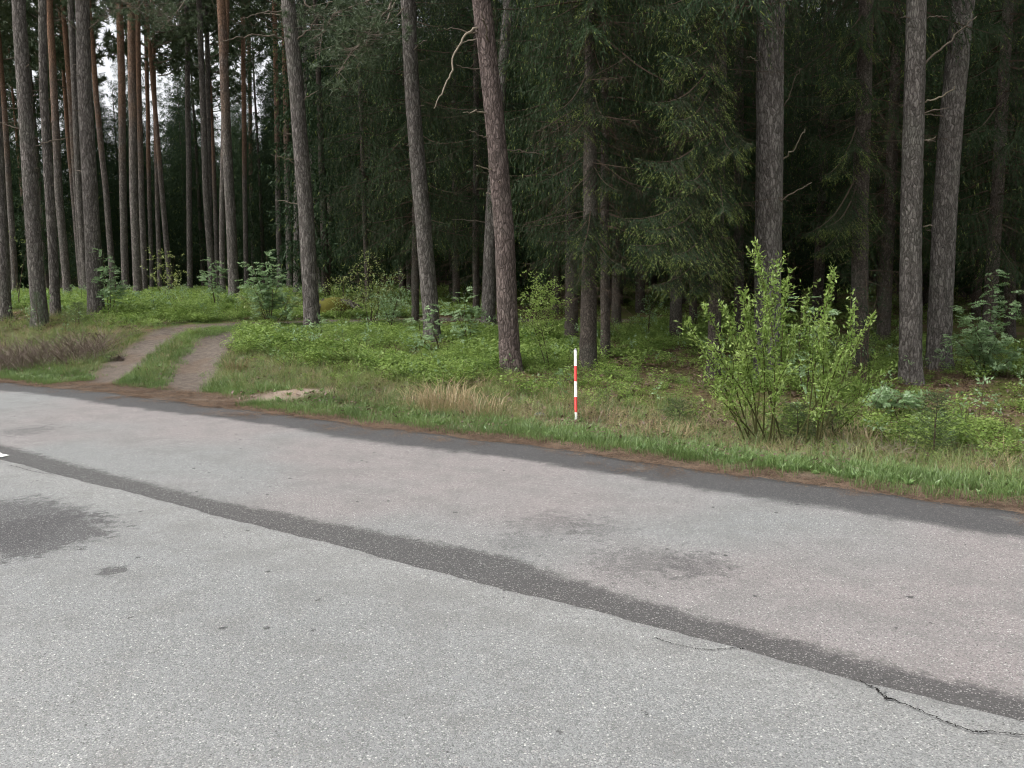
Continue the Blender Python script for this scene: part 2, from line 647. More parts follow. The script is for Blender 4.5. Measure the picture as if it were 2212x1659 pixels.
gs = axis([(-400, -60, 40), (-60, -6, 3), (-6, 26, .09), (26, 60, 1.0), (60, 400, 34)])
gd = axis([(-300, -20, 40), (-20, 6.0, 2.0), (6.0, 14, .07), (14, 22, .16), (22, 60, 1.0), (60, 400, 34)])
S_, D_ = np.meshgrid(gs, gd, indexing='ij')
GX, GY = xy(S_, D_)
GZ = height(GX, GY)
e_ = D_ - edge_d(S_)
GZ = np.where(e_ < -.02, -.06, GZ)
ns, nd = S_.shape
idx = np.arange(ns * nd).reshape(ns, nd)
quads = np.stack([idx[:-1, :-1], idx[1:, :-1], idx[1:, 1:], idx[:-1, 1:]], -1).reshape(-1, 4)
quads = quads[:, ::-1]
M['ground'] = mat_ground()
gme = mesh_from('ground', np.stack([GX, GY, GZ], -1).reshape(-1, 3), quads, [M['ground']])


def add_attr(me, name, val):
    a = me.attributes.new(name, 'FLOAT', 'POINT')
    a.data.foreach_set('value', np.asarray(val, np.float32).ravel())


add_attr(gme, 'edge', e_)
rut_d = np.minimum(poly_dist(GX, GY, RUTS[0]), poly_dist(GX, GY, RUTS[1]))
# the mouth of the track is bare from rut to rut
mouth = np.exp(-((S_ - 11.6) / 2.2) ** 4)
rut_d = np.minimum(rut_d, np.where(mouth > .4, np.clip((e_ - .25) * 1.1, 0, 9), 9))
add_attr(gme, 'rut', rut_d)
sandv = np.exp(-((GX + 3.1) ** 2 / 0.75 + (GY - 11.55) ** 2 / 0.20)) + .75 * np.exp(-((GX + 4.0) ** 2 / .4 + (GY - 11.6) ** 2 / .05))
add_attr(gme, 'sand', sandv)
ground = mesh_obj('ground', gme)
tag(ground, 'forest floor and grassy verge beside the road', 'ground', kind='structure')

# ------------------------------------------------------------------ road
STAINS = []
for px, py, r, a in [(75, 1160, .5, .85), (-110, 1150, .8, .85), (245, 1238, .09, .75), (1390, 1215, .34, .45), (1500, 1222, .26, .45), (1190, 1130, .3, .4), (1290, 1140, .25, .4), (1110, 1175, .2, .35), (60, 930, .35, .5), (850, 955, .2, .4)]:
    v = ray(px, py)
    t = -CAMH / v[2]
    STAINS.append((float(v[0] * t), float(v[1] * t), r, a))
rs = axis([(-60, -3, 3), (-3, 22, .04), (22, 40, .5), (40, 160, 8)])


def rag(s, k):
    return .008 * np.sin(s * 3.1 + k) + .006 * np.sin(s * 7.7 + 2 * k) + .004 * np.sin(s * 19 + k) + .003 * np.sin(s * 43 + k)


def road_mesh():
    V, Q, near, ed = [], [], [], []
    o = 0
    # far lane, its edge crumbling onto the verge
    for side in (0, 1):
        if side == 0:
            rows = [(lambda s: np.full_like(s, SEAM - .15), 0.0), (lambda s: np.full_like(s, SEAM + .25), 0.0), (lambda s: np.full_like(s, 4.5), .0),
                    (lambda s: np.full_like(s, 5.6), 0.0), (lambda s: edge_d(s) - .12 + .4 * rag(s, 1), .0), (lambda s: edge_d(s) + 2.2 * rag(s, 1), -.004), (lambda s: edge_d(s) + .012 + 2.2 * rag(s, 1), -.055)]
        else:
            rows = [(lambda s: np.full_like(s, .62), -.05), (lambda s: np.full_like(s, .65) + 2 * rag(s, 4), .006), (lambda s: np.full_like(s, 1.9), .012), (lambda s: np.full_like(s, SEAM - .1), .012), (lambda s: SEAM - .008 + rag(s, 2), .012),
                    (lambda s: SEAM - .002 + rag(s, 2), .0115), (lambda s: SEAM + .006 + rag(s, 2), -.01)]
        L = []
        for f, z in rows:
            dd = f(rs)
            x, y = xy(rs, dd)
            zz = np.full_like(x, z) + .003 * wav(x, y, 2.0, 5)
            L.append(np.stack([x, y, zz], -1))
            near.append(np.full(len(rs), float(side)))
            ed.append(dd - edge_d(rs))
        m = len(rs)
        V.append(np.concatenate(L))
        for r in range(len(rows) - 1):
            a = o + r * m + np.arange(m - 1)
            Q.append(np.stack([a, a + m, a + m + 1, a + 1], -1))
        o += len(rows) * m
    return np.concatenate(V), np.concatenate(Q)[:, ::-1], np.concatenate(near), np.concatenate(ed)


rV, rQ, rnear, red = road_mesh()
rsd = sd(rV[:, 0], rV[:, 1])[0]
M['asphalt'] = mat_asphalt()
rme = mesh_from('road', rV, rQ, [M['asphalt']])
add_attr(rme, 'near', rnear)
add_attr(rme, 'edge', red)
add_attr(rme, 'joint', np.interp(rsd, [-60, .3, .8, 1.6, 2.2, 2.85, 3.5, 4.7, 5.4, 6.5, 9, 30], [.24, .24, .23, .27, .32, .46, .40, .33, .27, .29, .36, .3]))
add_attr(rme, 'strip', .60 + .04 * np.sin(rsd * 1.3))
road = mesh_obj('road', rme)
tag(road, 'worn grey asphalt road with a dark joint between the lanes', 'road', kind='structure')

q = NT('crack_dark')
M['crack'] = q.surf((.018, .017, .016), .95, None, .05)
q = NT('road_paint')
vv = q.coord()
wn_ = q.math('ADD', q.math('MULTIPLY', q.noise(vv, 30, 4, .7), .6), q.math('MULTIPLY', q.noise(vv, 120, 2), .4))
M['paint'] = q.surf(q.mix(q.step(wn_, .42, .52), (.16, .158, .15), (.72, .71, .68)), .7, q.bump(wn_, .4, .004))


def road_hit(px, py, z):
    v = ray(px, py)
    t = (z - CAMH) / v[2]
    return np.array([v[0] * t, v[1] * t, z])


def crack(pts, w, seed):
    r = np.random.default_rng(seed)
    P = np.array([road_hit(px, py, .0) for px, py in pts])
    n = 60 + 20 * len(pts)
    t = np.linspace(0, len(P) - 1, n)
    X = np.interp(t, np.arange(len(P)), P[:, 0])
    Y = np.interp(t, np.arange(len(P)), P[:, 1])
    jx = np.convolve(r.normal(0, 1, n + 4), np.ones(3) / 3, 'same')[2:-2] * .008
    X, Y = X + jx, Y + np.convolve(r.normal(0, 1, n + 4), np.ones(3) / 3, 'same')[2:-2] * .008
    ww = w * r.uniform(.35, 1.2, n) * np.minimum(1, np.minimum(np.arange(n), np.arange(n)[::-1]) / 8 + .15)
    T = unit(np.stack([np.gradient(X), np.gradient(Y)], -1))
    N = np.stack([-T[:, 1], T[:, 0]], -1)
    s_, d_ = sd(X, Y)
    Z = np.where(d_ < SEAM, .0195, .0075)
    A = np.stack([X + N[:, 0] * ww, Y + N[:, 1] * ww, Z], -1)
    B = np.stack([X - N[:, 0] * ww, Y - N[:, 1] * ww, Z], -1)
    i = np.arange(n - 1)
    Q = np.stack([i, i + n, i + n + 1, i + 1], -1)
    mesh_obj('crack', mesh_from('crack', np.vstack([A, B]), Q, [M['crack']]), road)


crack([(1410, 1384), (1450, 1398), (1500, 1409), (1540, 1413), (1580, 1408), (1612, 1409)], .0018, 1)
crack([(1848, 1476), (1890, 1496), (1912, 1518), (1930, 1521), (1980, 1542), (2040, 1568), (2090, 1588), (2130, 1592), (2212, 1597), (2330, 1612)], .0032, 2)
crack([(18, 1008), (60, 1020), (95, 1027), (130, 1030)], .003, 3)

# end of a worn white dash on the joint
a0, b0 = 8.42, 10.6
ss = np.linspace(a0, b0, 60)
rr_ = np.random.default_rng(3)
dA = 3.42 + rr_.normal(0, .006, 60)
dB = 3.52 + rr_.normal(0, .006, 60)
xa, ya = xy(ss, dA)
xb, yb = xy(ss + np.where(np.arange(60) < 1, .03, 0), dB)
V = np.vstack([np.stack([xa, ya, np.full(60, .0085)], -1), np.stack([xb, yb, np.full(60, .0085)], -1)])
i = np.arange(59)
mesh_obj('lane_dash', mesh_from('lane_dash', V, np.stack([i, i + 1, i + 61, i + 60], -1), [M['paint']]), road)

# ------------------------------------------------------------------ foliage generators
def sprays(r, base, dirs, length, width, spread):
    """one narrow triangle of needles per base point, leaning off the twig direction"""
    n = len(base)
    dv = unit(dirs + r.normal(0, spread, (n, 3)))
    w = unit(np.cross(dv, r.normal(0, 1, (n, 3))))
    L = (length * r.uniform(.7, 1.25, n))[:, None]
    W = (width * r.uniform(.7, 1.2, n))[:, None]
    return np.stack([base - w * W, base + w * W, base + dv * L], 1)


def bough(r, L, dens=1., el=(.07, .010), sp=.028, droop=.28, up=.25, hang=.5, bare=.12, tipp=.5, wood=True, young=.78):
    """a spruce bough along +x; returns a Soup"""
    S = Soup()
    t = np.linspace(0, 1, 9)
    side = r.normal(0, .05 * L)

    def ax(t):
        return np.stack([L * t * (1 - .08 * t), side * t * t, -droop * L * t ** 1.25 + up * L * np.clip(t - .45, 0, 1) ** 1.6], -1)
    A = ax(t)
    if wood:
        S.add_tube(A, np.linspace(.006 + .006 * L, .002, 9), 3, 1)
    nt = max(8, int(24 * L * dens))
    ti = np.sort(r.uniform(bare, 1., nt))
    sg = np.where(np.arange(nt) % 2 == 0, 1., -1.)
    ln = np.clip(.40 * L * (1 - ti) ** .7 * np.minimum(1, ti / .35 + .35), .10, .62) * r.uniform(.65, 1.15, nt)
    ang = np.radians(r.uniform(40, 68, nt))
    dv = unit(np.stack([np.cos(ang), sg * np.sin(ang), -hang * r.uniform(.25, 1.3, nt)], -1))
    p0 = ax(ti)
    # the leader itself also carries needles
    k = np.maximum(3, (ln / sp).astype(int))
    ii = np.repeat(np.arange(nt), k)
    u = (np.concatenate([np.arange(a) for a in k]) + r.uniform(0, 1, k.sum())) / np.repeat(k, k)
    base = p0[ii] + dv[ii] * (ln[ii] * u)[:, None]
    base[:, 2] -= hang * .45 * ln[ii] * u * u
    dd = dv[ii].copy()
    dd[:, 2] -= hang * .7 * u
    tri = sprays(r, base, unit(dd), el[0], el[1], .42)
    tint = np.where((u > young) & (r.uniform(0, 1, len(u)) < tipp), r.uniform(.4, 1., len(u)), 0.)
    S.add(tri, tint, 0)
    m = int(L / sp * 1.2)
    tt = r.uniform(bare, 1, m)
    S.add(sprays(r, ax(tt), np.tile(np.array([[1., 0, 0]]), (m, 1)), el[0], el[1], .6), 0, 0)
    if wood:
        w = np.cross(dv, np.array([0, 0, 1.]))
        end = p0 + dv * ln[:, None]
        end[:, 2] -= hang * .45 * ln
        S.add(np.stack([p0 - w * .003, p0 + w * .003, end], 1), 0, 1)
    return S


def bare_bough(r, L):
    S = Soup()
    t = np.linspace(0, 1, 6)
    dr = r.uniform(.1, .5)
    A = np.stack([L * t, r.normal(0, .06) * L * t * t, -dr * L * t ** 1.4 + r.uniform(0, .2) * L * t ** 3], -1)
    S.add_tube(A, np.linspace(.010, .002, 6), 3, 1)
    n = int(16 * L)
    ti = r.uniform(.2, 1, n)
    p = np.stack([np.interp(ti, t, A[:, i]) for i in range(3)], -1)
    dv = unit(np.stack([r.uniform(.2, .8, n), r.normal(0, .7, n), r.uniform(-.9, .1, n)], -1))
    e = p + dv * (r.uniform(.1, .35, n) * L)[:, None]
    w = unit(np.cross(dv, r.normal(0, 1, (n, 3)))) * .0035
    S.add(np.stack([p - w, p + w, e], 1), 0, 1)
    return S


class Crown:
    """collects transformed copies of prototype soups"""
    def __init__(self):
        self.T, self.t, self.m = [], [], []

    def add(self, arr, R=None, off=(0, 0, 0), sc=1.):
        T, t, m = arr
        T = T * sc
        if R is not None:
            T = T @ R.T.astype(np.float32)
        self.T.append(T + np.asarray(off, np.float32))
        self.t.append(t)
        self.m.append(m)

    def mesh(self, name, mats):
        T = np.concatenate(self.T)
        return mesh_from(name, T.reshape(-1, 3), np.arange(len(T) * 3).reshape(-1, 3), mats, np.concatenate(self.m), np.repeat(np.concatenate(self.t), 3))


SP_MATS = [M['spruce_leaf'], M['twig']]
SD_MATS = [M['seedling'], M['twig']]
PN_MATS = [M['pine_leaf'], M['dead']]


def spruce_crown(seed, H, low, rmax, protos, bares, bare_to=None, step=.36, droop0=0.):
    """drooping spruce crown from height low to H; dead lower boughs from 1 m up"""
    r = np.random.default_rng(seed)
    C = Crown()
    z = low
    while z < H - .3:
        f = (z - low) / (H - low)
        R = rmax * (1 - f) ** .85 * (.75 + .25 * min(1, f * 6)) + .25
        n = 5 if f < .8 else 4
        a0 = r.uniform(0, 6.28)
        for k in range(n):
            if r.uniform() < .08:
                continue
            arr, Lp = protos[r.integers(len(protos))]
            sc = R * r.uniform(.75, 1.2) / Lp
            pitch = r.normal(.10 - .45 * f + droop0, .17)
            C.add(arr, rotz(a0 + k * 6.283 / n + r.normal(0, .2)) @ roty(pitch), (0, 0, z + r.normal(0, .18)), sc)
        z += step * (1 - .35 * f)
    zb = .9
    while zb < low + 1.5:
        for k in range(r.integers(2, 5)):
            arr, Lp = bares[r.integers(len(bares))]
            C.add(arr, rotz(r.uniform(0, 6.28)) @ roty(r.normal(.15, .15)), (0, 0, zb), r.uniform(.5, 1.1))
        zb += .35
    return C


pr = np.random.default_rng(11)
BF = [(bough(pr, 2., .9, (.072, .0075), .028, pr.uniform(.15, .4), pr.uniform(.15, .4), pr.uniform(.8, 1.7), tipp=.25).arrays(), 2.) for k in range(5)]
BV = [(bough(pr, 2., .8, (.12, .020), .058, pr.uniform(.15, .4), pr.uniform(.15, .35), pr.uniform(.9, 1.9), tipp=.1, wood=False).arrays(), 2.) for k in range(4)]
BARE = [(bare_bough(pr, 1.4).arrays(), 1.4) for k in range(4)]


def pine_tuft(r, n=26, L=.13, w=.009):
    d = unit(r.normal(0, 1, (n, 3)) + np.array([.5, 0, .5]))
    return sprays(r, np.zeros((n, 3)) + d * .015, d, L, w, .1)


def pine_limb(r, L, ntuft=26, tl=.14, tw=.009, nn=22):
    """a pine limb along +x rising at the end, with tufts of needles towards its tip"""
    S = Soup()
    t = np.linspace(0, 1, 7)
    A = np.stack([L * t, r.normal(0, .1) * L * t * t, .12 * L * t + .25 * L * t * t - .1 * L * np.sin(t * 3)], -1)
    S.add_tube(A, np.linspace(.012 + .012 * L, .006, 7), 4, 1)
    for k in range(ntuft):
        u = r.uniform(.35, 1.)
        p = np.array([np.interp(u, t, A[:, i]) for i in range(3)])
        off = r.normal(0, .20, 3) * L * .5 * np.array([.6, 1, .45])
        q_ = p + off
        w = np.array([0, 0, .006])
        S.add(np.stack([p - w, p + w, q_])[None], 0, 1)
        S.add(pine_tuft(r, nn, tl, tw) + q_.astype(np.float32), 0, 0)
    return S


LIMB = [(pine_limb(pr, 1.8, 26, .17, .016, 20).arrays(), 1.8) for k in range(5)]
LIMBF = [(pine_limb(pr, 1.8, 22, .26, .035, 12).arrays(), 1.8) for k in range(4)]


def pine_crown(seed, Hc, rmax, limbs, n):
    """open pine crown, z from 0 to Hc"""
    r = np.random.default_rng(seed)
    C = Crown()
    for k in range(n):
        f = (k + r.uniform(0, 1)) / n
        R = rmax * (.55 + .9 * f - 1.25 * f * f) + .3
        arr, Lp = limbs[r.integers(len(limbs))]
        C.add(arr, rotz(k * 2.4 + r.normal(0, .4)) @ roty(-.1 - .7 * f + r.normal(0, .12)), (0, 0, Hc * f), R / Lp * r.uniform(.8, 1.15))
    return C


PINE_CR = [pine_crown(50 + k, 7.5, 2.3, LIMB, 38).mesh('crown', PN_MATS) for k in range(3)]
PINE_CRF = [pine_crown(60 + k, 8., 2.4, LIMBF, 34).mesh('crown', PN_MATS) for k in range(3)]
SPR_NEAR = [spruce_crown(70 + k, 19, 2.3 + .3 * k, 2.5, BF, BARE).mesh('crown', SP_MATS) for k in range(3)]
SPR_FAR = [spruce_crown(80 + k, 18, 1.3 + .5 * k, 2.6, BV, BARE, step=.42).mesh('crown', SP_MATS) for k in range(4)]


# ------------------------------------------------------------------ trees
def trunk_mesh(P, R, n, seed, mat, flare=.5, nearby=True):
    """trunk through points P (local) with radii R: uneven bark outline and a root flare"""
    r = np.random.default_rng(seed)
    L = np.concatenate([[0], np.cumsum(np.linalg.norm(np.diff(P, axis=0), axis=1))])
    fine = np.concatenate([np.arange(0, .8, .08), np.arange(.8, min(9, L[-1]), .22 if nearby else .7), np.arange(min(9, L[-1]), L[-1], 1.4), [L[-1]]])
    Q = np.stack([np.interp(fine, L, P[:, i]) for i in range(3)], -1)
    wob = np.stack([np.interp(fine, np.arange(0, L[-1] + 2, 1.3), np.cumsum(r.normal(0, .010, len(np.arange(0, L[-1] + 2, 1.3))))) for _ in range(2)], -1)
    wob -= wob[0]
    Q[:, :2] += wob
    RR = np.interp(fine, L, R)
    th = np.arange(n) * 2 * math.pi / n
    ph = r.uniform(0, 6.28, 3)
    root = 1 + flare * np.exp(-np.clip(fine, 0, None) / .22)[:, None] * (.75 + .35 * np.sin(3 * th + ph[0]) + .25 * np.sin(5 * th + ph[1]))[None]
    rough = 1 + r.normal(0, .022 if nearby else .015, (len(fine), n)) + .03 * np.sin(2 * th + ph[2])[None]
    V, F4, F3 = tube(Q, RR, n, root * rough)
    return mesh_from('trunk', V, [F4, F3], [mat])


def stub(tree, base, P, r0, r1, mat, name='branch'):
    """a dead branch through world points P, a part of its tree"""
    P = np.asarray(P) - base
    t = np.linspace(0, len(P) - 1, 4 * len(P))
    Q = np.stack([np.interp(t, np.arange(len(P)), P[:, i]) for i in range(3)], -1)
    k = np.array([.25, .5, .25])
    for i in range(3):
        Q[1:-1, i] = np.convolve(Q[:, i], k, 'valid')
    kr = np.random.default_rng(int(abs(Q[0][2]) * 1000))
    Q[2:] += kr.normal(0, .006 + .02 * min(1, float(np.linalg.norm(Q[-1] - Q[0]))), Q[2:].shape) * .6
    V, F4, F3 = tube(Q, np.linspace(r0, r1, len(Q)) * kr.uniform(.85, 1.2, len(Q)), 6)
    return mesh_obj(name, mesh_from(name, V, [F4, F3], [mat]), tree)


def path_tree(name, cat, path, w0, w1, H, mat, label, group, depth=None, sides=14, seed=0, flare=.5, nearby=True):
    """tree whose trunk runs through pixels path (bottom first); widths in pixels at the foot and at the frame's top"""
    px, py = path[0]
    if depth is None:
        b = hit(px, py)
    else:
        b = at(px, py, depth)
        b[2] = gz(b[0], b[1])
    Yb = b[1]
    zc = Yb / ray(px, py)[1]              # distance along the optical axis
    P = [np.array([0, 0, -.12])]
    R = [w0 * zc / F / 2]
    for x, y in path[1:]:
        p = at(x, y, Yb) - b
        P.append(p)
        fy = (py - y) / py
        R.append((w0 + (w1 - w0) * fy) * zc / F / 2)
    lean = (P[-1] - P[max(0, len(P) - 3)])
    lean = lean / max(lean[2], .1)
    z = P[-1][2]
    while z < H:
        st = min(2.5, H - z + .01)
        lean = lean * np.array([.75, .75, 1])
        P.append(P[-1] + lean * st)
        z = P[-1][2]
    rt = R[-1]
    zt = P[len(R) - 1][2]
    for p in P[len(R):]:
        f = (p[2] - zt) / max(H - zt, .1)
        R.append(rt * (1 - f) + .025 * f)
    P = np.array(P)
    t = empty(name, b, label, cat, group)
    mesh_obj('trunk', trunk_mesh(P, np.array(R), sides, seed, mat, flare, nearby), t)
    return t, b, P, np.array(R), zc


def crown_on(t, me, P, zc, sc=1., top=None):
    i = np.interp(zc, P[:, 2], np.arange(len(P)))
    c = np.array([np.interp(i, np.arange(len(P)), P[:, k]) for k in range(3)])
    o = mesh_obj('crown', me, t, c)
    o.rotation_euler = (0, 0, random.uniform(0, 6.28))
    o.scale = (sc, sc, sc)
    return o


G_FRONT = 'tall pines standing along the edge of the forest'
G_FAR = 'slender pines beyond the forest track'
G_SPR = 'dark spruces deeper in the forest'
TREES = {}
PINES = [
    # key, path, w0, w1, H, material, label, group, depth
    ('a1', [(12, 688), (8, 560), (0, 380), (-18, 0)], 24, 19, 21, 'pine', 'grey pine trunk cut off by the left edge of the picture', G_FRONT, None),
    ('a2', [(88, 700), (72, 480), (55, 240), (40, 0)], 33, 26, 22, 'pine', 'smooth grey pine nearest the left edge, with a bluish seedling at its foot', G_FRONT, None),
    ('a3', [(120, 682), (104, 430), (92, 180), (88, 0)], 20, 15, 21, 'pine', 'slim grey pine just right of the pine with the seedling at its foot', G_FRONT, None),
    ('a4', [(146, 622), (128, 420), (116, 150), (110, 0)], 17, 13, 21, 'pine_orange', 'orange topped pine between two thick grey pines left of the track', G_FAR, 33),
    ('a5', [(188, 642), (172, 430), (160, 200), (150, 0)], 15, 12, 20, 'pine', 'slim grey pine half hidden behind the thick knotty pine', G_FAR, 34),
    ('a6', [(208, 680), (194, 440), (180, 180), (175, 0)], 33, 28, 22, 'pine', 'thick knotty pine with dead stubs on the left side of the track', G_FRONT, None),
    ('a7', [(245, 622), (230, 430), (207, 210), (192, 0)], 14, 10, 20, 'pine_orange', 'thin orange pine leaning left behind the thick knotty pine', G_FAR, 38),
    ('a8', [(272, 636), (266, 420), (264, 200), (258, 0)], 15, 14, 21, 'pine_orange', 'bright orange pine leftmost of the close clump beyond the track', G_FAR, 36),
    ('a9', [(299, 650), (288, 420), (284, 200), (282, 0)], 18, 15, 21, 'pine_orange', 'thickest pine of the close clump beyond the track', G_FAR, 31),
    ('a10', [(313, 642), (305, 420), (299, 200), (296, 0)], 13, 10, 20, 'pine_orange', 'slim pine on the right side of the close clump beyond the track', G_FAR, 37),
    ('a11', [(328, 628), (322, 400), (316, 150), (312, 0)], 9, 8, 20, 'pine_orange', 'very thin orange pine just right of the close clump', G_FAR, 52),
    ('a12', [(346, 632), (340, 420), (332, 150), (330, 0)], 10, 8, 20, 'pine_orange', 'thin dark based pine above the yellow leaved sapling', G_FAR, 48),
    ('a13', [(411, 644), (408, 420), (404, 200), (402, 0)], 12, 10, 20, 'pine', 'straight slender pine standing alone above the bend of the track', G_FAR, 44),
    ('a14', [(460, 640), (446, 420), (435, 200), (427, 0)], 15, 11, 21, 'pine', 'slender pine behind the small rowan at the bend of the track', G_FAR, 38),
    ('a15', [(455, 630), (452, 420), (449, 200), (447, 0)], 11, 9, 20, 'pine', 'thin grey pine nearly touching the pine behind the small rowan', G_FAR, 46),
    ('a16', [(482, 660), (481, 440), (487, 200), (493, 0)], 13, 11, 21, 'pine_orange', 'slim pine standing just left of the thick pair partner past the bend', G_FAR, 33),
    ('a17', [(506, 645), (496, 420), (486, 200), (478, 0)], 24, 18, 22, 'pine_orange', 'thick reddish pine of the leaning pair past the bend of the track', G_FAR, 27),
    ('a18', [(532, 626), (528, 400), (526, 180), (524, 0)], 10, 9, 20, 'pine_orange', 'thin far pine just right of the thick reddish pine', G_FAR, 50),
    ('a18b', [(548, 624), (542, 400), (540, 180), (537, 0)], 8, 8, 20, 'pine_orange', 'thinnest far pine left of the rowan at the track', G_FAR, 58),
    ('a19', [(604, 638), (600, 420), (596, 200), (592, 0)], 12, 10, 20, 'pine_orange', 'slender pale pine rising out of the leafy rowan at the track', G_FAR, 43),
    ('b1', [(675, 716), (660, 450), (640, 200), (622, 0)], 34, 28, 22, 'pine', 'thick grey pine right of the track with dead limbs reaching left', G_FRONT, None),
    ('b2', [(642, 660), (642, 450), (644, 200), (646, 0)], 15, 11, 20, 'pine', 'slim pine showing close on the left of the thick pine right of the track', G_FAR, 31),
    ('b3', [(692, 650), (680, 430), (664, 200), (654, 0)], 13, 11, 20, 'pine', 'slim pine showing close on the right of the thick pine right of the track', G_FAR, 35),
    ('b4', [(707, 640), (714, 430), (718, 200), (719, 0)], 15, 11, 20, 'spruce', 'grey trunk leaning right behind the mossy stump', G_FAR, 32),
    ('b6', [(936, 738), (912, 430), (892, 190), (883, 0)], 37, 30, 23, 'pine', 'tall grey pine left of the pair in the middle, sapling leaves at its foot', G_FRONT, None),
    ('c1', [(1104, 802), (1094, 520), (1072, 240), (1046, 0)], 44, 37, 23, 'pine_red', 'reddish brown pine in the middle with a long bare drooping branch', G_FRONT, None),
    ('c2', [(1054, 706), (1060, 430), (1080, 200), (1092, 40)], 30, 18, 22, 'pine', 'lichen grey trunk tucked behind the reddish pine in the middle', G_FRONT, None),
    ('d1', [(1658, 822), (1661, 560), (1665, 300), (1669, 0)], 58, 56, 24, 'pine', 'thickest pine rising behind the leafy willow bush', G_FRONT, None),
    ('d3', [(1968, 828), (1972, 480), (1977, 240), (1982, 0)], 48, 39, 23, 'pine', 'knotty pine with branch stubs, paler of the pair on the right', G_FRONT, None),
    ('d4', [(2027, 797), (2042, 480), (2060, 240), (2084, 0)], 49, 43, 23, 'pine', 'dark smooth pine leaning right, right one of the pair on the right', G_FRONT, None),
]
for i, (k, path, w0, w1, H, mt, lab, grp, dep) in enumerate(PINES):
    near = dep is None
    t, b, P, R, zc = path_tree('pine_tree', 'pine', path, w0, w1, H, M[mt], lab, grp, dep, 18 if near else 10, 100 + i, .5, near)
    crown_on(t, (PINE_CR if near else PINE_CRF)[i % 3], P, H - 7.4, .95 + .1 * (i % 3))
    TREES[k] = (t, b, P, R, zc)
    # short dead stubs and knots up the stem
    r = np.random.default_rng(300 + i)
    for m in range(7 if near else 5):
        z = r.uniform(2.2, 9 if near else 14)
        c = np.array([np.interp(z, P[:, 2], P[:, j]) for j in range(3)])
        rad = np.interp(z, P[:, 2], R)
        a = r.uniform(0, 6.28)
        L = r.uniform(.05, .22) if r.uniform() < .6 or not near else r.uniform(.3, .8)
        dv = np.array([math.cos(a), math.sin(a), r.uniform(-.1, .5)])
        stub(t, np.zeros(3), [c + dv * rad * .6, c + dv * (rad + L * .6), c + dv * (rad + L) + np.array([0, 0, -.08 * L])], .016 if L < .25 else .013, .005, M['dead'], 'branch_stub')

SPRUCES = [
    ('e1', [(1269, 797), (1277, 450), (1274, 180), (1275, 0)], 39, 20, 20, 'grey barked spruce right behind the red and white pole', 'n', None, 0),
    ('e2', [(1234, 738), (1236, 450), (1236, 200), (1236, 0)], 29, 19, 20, 'dark spruce trunk just left of the spruce behind the pole', 'n', None, 0),
    ('e3', [(1308, 772), (1309, 450), (1311, 200), (1312, 0)], 22, 16, 19, 'slim dark spruce trunk just right of the spruce behind the pole', 'n', None, 1),
    ('e4', [(1331, 708), (1333, 450), (1335, 200), (1336, 0)], 21, 16, 18, 'dark spruce trunk in the gap right of the pole', 'n', None, 2),
    ('e5', [(1541, 818), (1548, 450), (1552, 200), (1554, 0)], 29, 24, 21, 'dark spruce with wide drooping green boughs left of the willow bush', 'n', None, 1),
    ('e6', [(1856, 790), (1853, 450), (1860, 200), (1866, 0)], 36, 30, 22, 'shaded spruce trunk right of the willow bush', 'n', None, 2),
    ('e7', [(897, 694), (896, 430), (894, 200), (893, 0)], 16, 12, 18, 'dark spruce trunk at the left foot of the tall grey pine', 'n', None, 1),
    ('e8', [(986, 655), (985, 430), (984, 200), (984, 0)], 16, 12, 18, 'shaded spruce trunk between the two middle pines', 'n', 27, 2),
    ('e9', [(1029, 690), (1030, 430), (1031, 200), (1031, 0)], 15, 12, 18, 'black looking spruce trunk just left of the lichen grey trunk', 'n', 24, 0),
    ('e10', [(795, 668), (788, 450), (781, 200), (778, 0)], 10, 8, 17, 'thin dark spruce among the yellowish saplings', 'n', 26, 1),
    ('e11', [(1497, 745), (1499, 450), (1500, 200), (1500, 0)], 17, 14, 18, 'dark spruce trunk just left of the spruce by the willow bush', 'n', 23, 2),
    ('e12', [(1596, 760), (1597, 450), (1598, 200), (1599, 0)], 22, 18, 19, 'dark spruce trunk just left of the thickest pine', 'n', 21, 0),
    ('e13', [(2182, 720), (2184, 450), (2188, 200), (2190, 0)], 22, 18, 19, 'dark spruce trunk near the right edge behind the rowan', 'n', 22, 1),
    ('e14', [(1900, 745), (1902, 450), (1906, 200), (1908, 0)], 15, 13, 19, 'dark spruce trunk left of the knotty pine on the right', 'n', 25, 2),
]


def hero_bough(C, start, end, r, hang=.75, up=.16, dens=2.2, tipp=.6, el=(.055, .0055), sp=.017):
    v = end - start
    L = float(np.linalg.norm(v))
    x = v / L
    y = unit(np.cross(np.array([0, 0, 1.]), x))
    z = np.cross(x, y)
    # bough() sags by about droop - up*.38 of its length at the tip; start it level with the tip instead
    arr = bough(r, L, dens, el, sp, .0, up, hang, .06, tipp, True, .62)  # young shoots run further in, their tint also standing in for brighter light
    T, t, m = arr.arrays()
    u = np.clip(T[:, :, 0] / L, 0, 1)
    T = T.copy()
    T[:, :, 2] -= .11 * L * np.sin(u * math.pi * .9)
    C.add((T, t, m), np.stack([x, y, z], 1), start)


